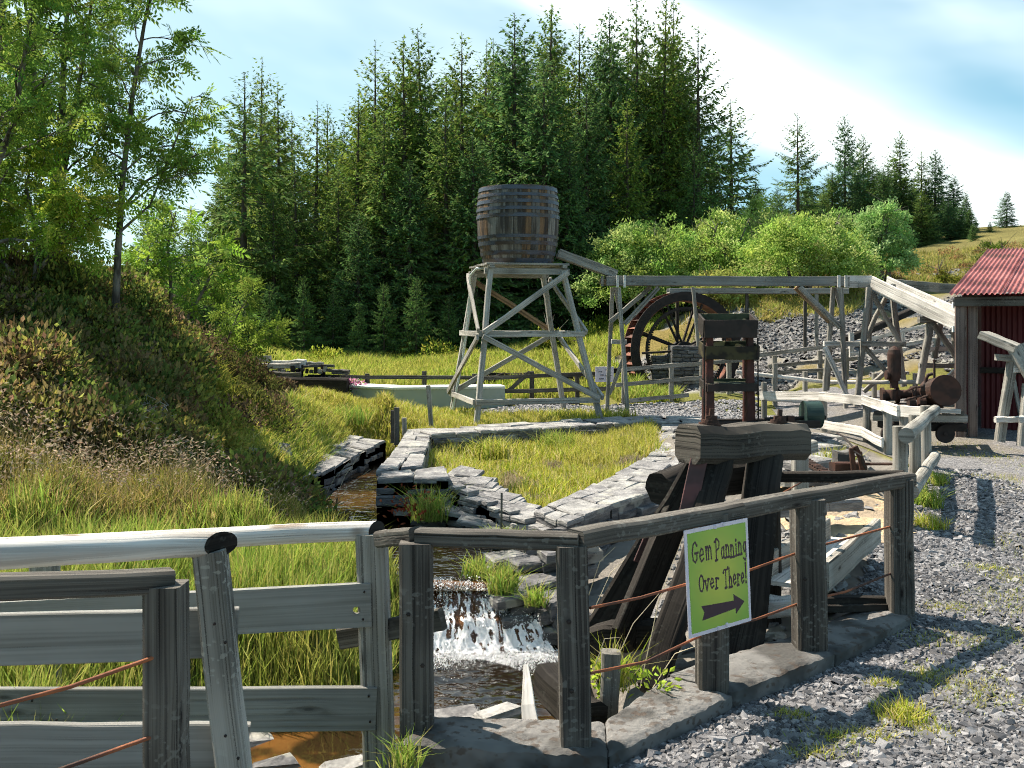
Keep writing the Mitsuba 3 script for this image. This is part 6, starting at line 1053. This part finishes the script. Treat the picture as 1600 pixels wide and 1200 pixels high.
rowan('rowan_tree', 'sprawling rowan branches with dark leaves reaching right from the slender stem', [(S3([(188, 330, 0), (225, 285, .1), (275, 255, .2), (325, 235, .3)], 13.6), .022, .006), (S3([(190, 360, 0), (235, 320, .2), (290, 180, .4), (300, 150, .4)], 13.7), .02, .006)], 76, 9, .6, 2, .20, ROW, t0=.3)
rowan('sycamore_sapling', 'bright green sapling with arching shoots above the timber stack', [(S3([(340, 590, 0), (352, 540, 0), (372, 490, 0), (398, 448, 0)], 16.5), .016, .005), (S3([(345, 580, 0), (385, 550, -.1), (415, 530, -.1), (440, 510, -.1)], 16.5), .014, .005)], 77, 8, .42, 2, .22, [(.16, .24, .035), (.20, .28, .05)], t0=.2)
rowan('rowan_tree', 'rowan standing farthest left on the bank, mostly outside the view', [(S3([(-230, 430, 0), (-225, 280, 0), (-200, 100, 0), (-190, -60, 0)], 14.5), .09, .02), (S3([(-225, 300, 0), (-150, 180, .3), (-120, 40, .4)], 14.5), .05, .015)], 78, 20, 1.5, 11, .26, t0=.12, sub=8)
rowan('rowan_tree', 'rowan behind the left edge crown, beyond the crest of the bank', [(S3([(-90, 440, 0), (-80, 280, 0), (-60, 100, 0), (-50, -60, 0)], 17), .09, .02), (S3([(-85, 300, 0), (-20, 180, .3), (10, 60, .4)], 17), .05, .015)], 79, 18, 1.5, 5, .26, t0=.12, sub=7)
# willow scrub on the slope: several stems, clumped oval leaves
def willow(label, px, pb, y, w_, h_, cols, seed, n=15000, name='willow_bush', size=.10, stems=7):
    r = rng(seed); k = thing(name, label, 'bush'); b = W(px, pb, y); b[2] = tz(b[0], b[1]) - .05; wm, hm = w_ * y / F / 2, (H - (pb - h_ - 500) / F * y) - b[2]; m = MB(); C = []
    for s in range(stems):
        a = r.random() * 6.283; e = b + V(math.cos(a) * wm * .6, math.sin(a) * wm * .5, hm * r.uniform(.55, .9)); q = [b + V(math.cos(a), math.sin(a), 0) * .12, lerp(b, e, .4) + r.normal(0, .12, 3), lerp(b, e, .75) + r.normal(0, .15, 3), e]; m.pole(q, [.06, .045, .03, .01], 6, caps=False)
        for _ in range(5): p = along(q, length(q) * r.uniform(.4, 1)); m.pole([p, p + unit(r.normal(0, 1, 3) + [0, 0, .6]) * r.uniform(.4, .9)], [.014, .004], 4, caps=False)
    nc = n // 70; d = unit(r.normal(0, 1, (nc, 3))); d[:, 2] = np.abs(d[:, 2]) * 1.1 - .28; rad = (r.random((nc, 1)) ** .24) * (1 + .75 * (meshkit.fbm(d * 2.1 + seed, 2) - .5))[:, None]
    cc = b + V(0, 0, hm * .36) + d * rad * [wm, wm * .85, hm * .62]; q = r.integers(0, nc, n); P = cc[q] + r.normal(0, 1, (n, 3)) * [.115, .115, .09] * (wm / 1.6) ** .5; D = unit(r.normal(0, 1, (n, 3)) + [0, 0, .35] + d[q] * .5) * size * r.uniform(.6, 1.3, (n, 1))
    tone = palette(r, nc, cols, .16)[q] * (1 + r.normal(0, .14, (n, 1))); v, f, c = quads4(P, D, unit(np.cross(D, r.normal(0, 1, (n, 3)))) * size * .26, .25, np.clip(tone, .01, .72)); scene[k + '__trunk'] = m.ply('bark', True); scene[k + '__crown'] = mikit.ply((v, f), 'leaf', False, color=c)
YG = [(.36, .49, .11), (.44, .54, .18), (.26, .41, .09)]; GG = [(.26, .42, .11), (.21, .36, .09), (.34, .47, .16)]
willow('broad pale green willow at the left end of the scrub behind the launder', 1010, 480, 33, 200, 165, GG + YG, 81, 26000); willow('yellow green willow in the middle of the scrub, left of the round one', 1120, 450, 34.5, 170, 135, YG, 82, 22000)
willow('round yellow green willow with visible stems behind the launder', 1250, 488, 31.5, 205, 172, YG, 83, 30000); willow('upright fresh green bush at the right end of the scrub', 1378, 440, 33, 105, 142, [(.29, .47, .15), (.38, .53, .22)], 84, 16000, 'green_bush', .10); willow('willow crown peeping over the middle of the scrub', 1180, 400, 38, 170, 105, YG, 85, 12000); willow('low yellowish willow in front of the middle of the scrub', 1120, 478, 31, 130, 62, [(.40, .42, .12), (.33, .37, .10)], 86, 9000); willow('willow filling the gap left of the green bush', 1320, 440, 35, 110, 125, GG, 87, 14000); willow('dark green bush below the plantation at the left of the scrub', 950, 480, 35, 90, 90, [(.05, .09, .025), (.07, .11, .03)], 88, 8000)
willow('spindly sapling on the hill above the shed roof', 1560, 425, 36, 62, 62, [(.12, .18, .03), (.16, .21, .05)], 89, 2200, 'sapling', .09, 4); willow('yellow green gorse bush on the hill left of the shed roof', 1478, 440, 34, 34, 26, [(.20, .22, .04)], 90, 1500, 'gorse_bush', .08, 3)
willow('slim yellow green bush seen through the barrel stand', 862, 575, 30, 60, 62, [(.18, .20, .03), (.14, .18, .03)], 91, 3500, 'bush', .09, 5)
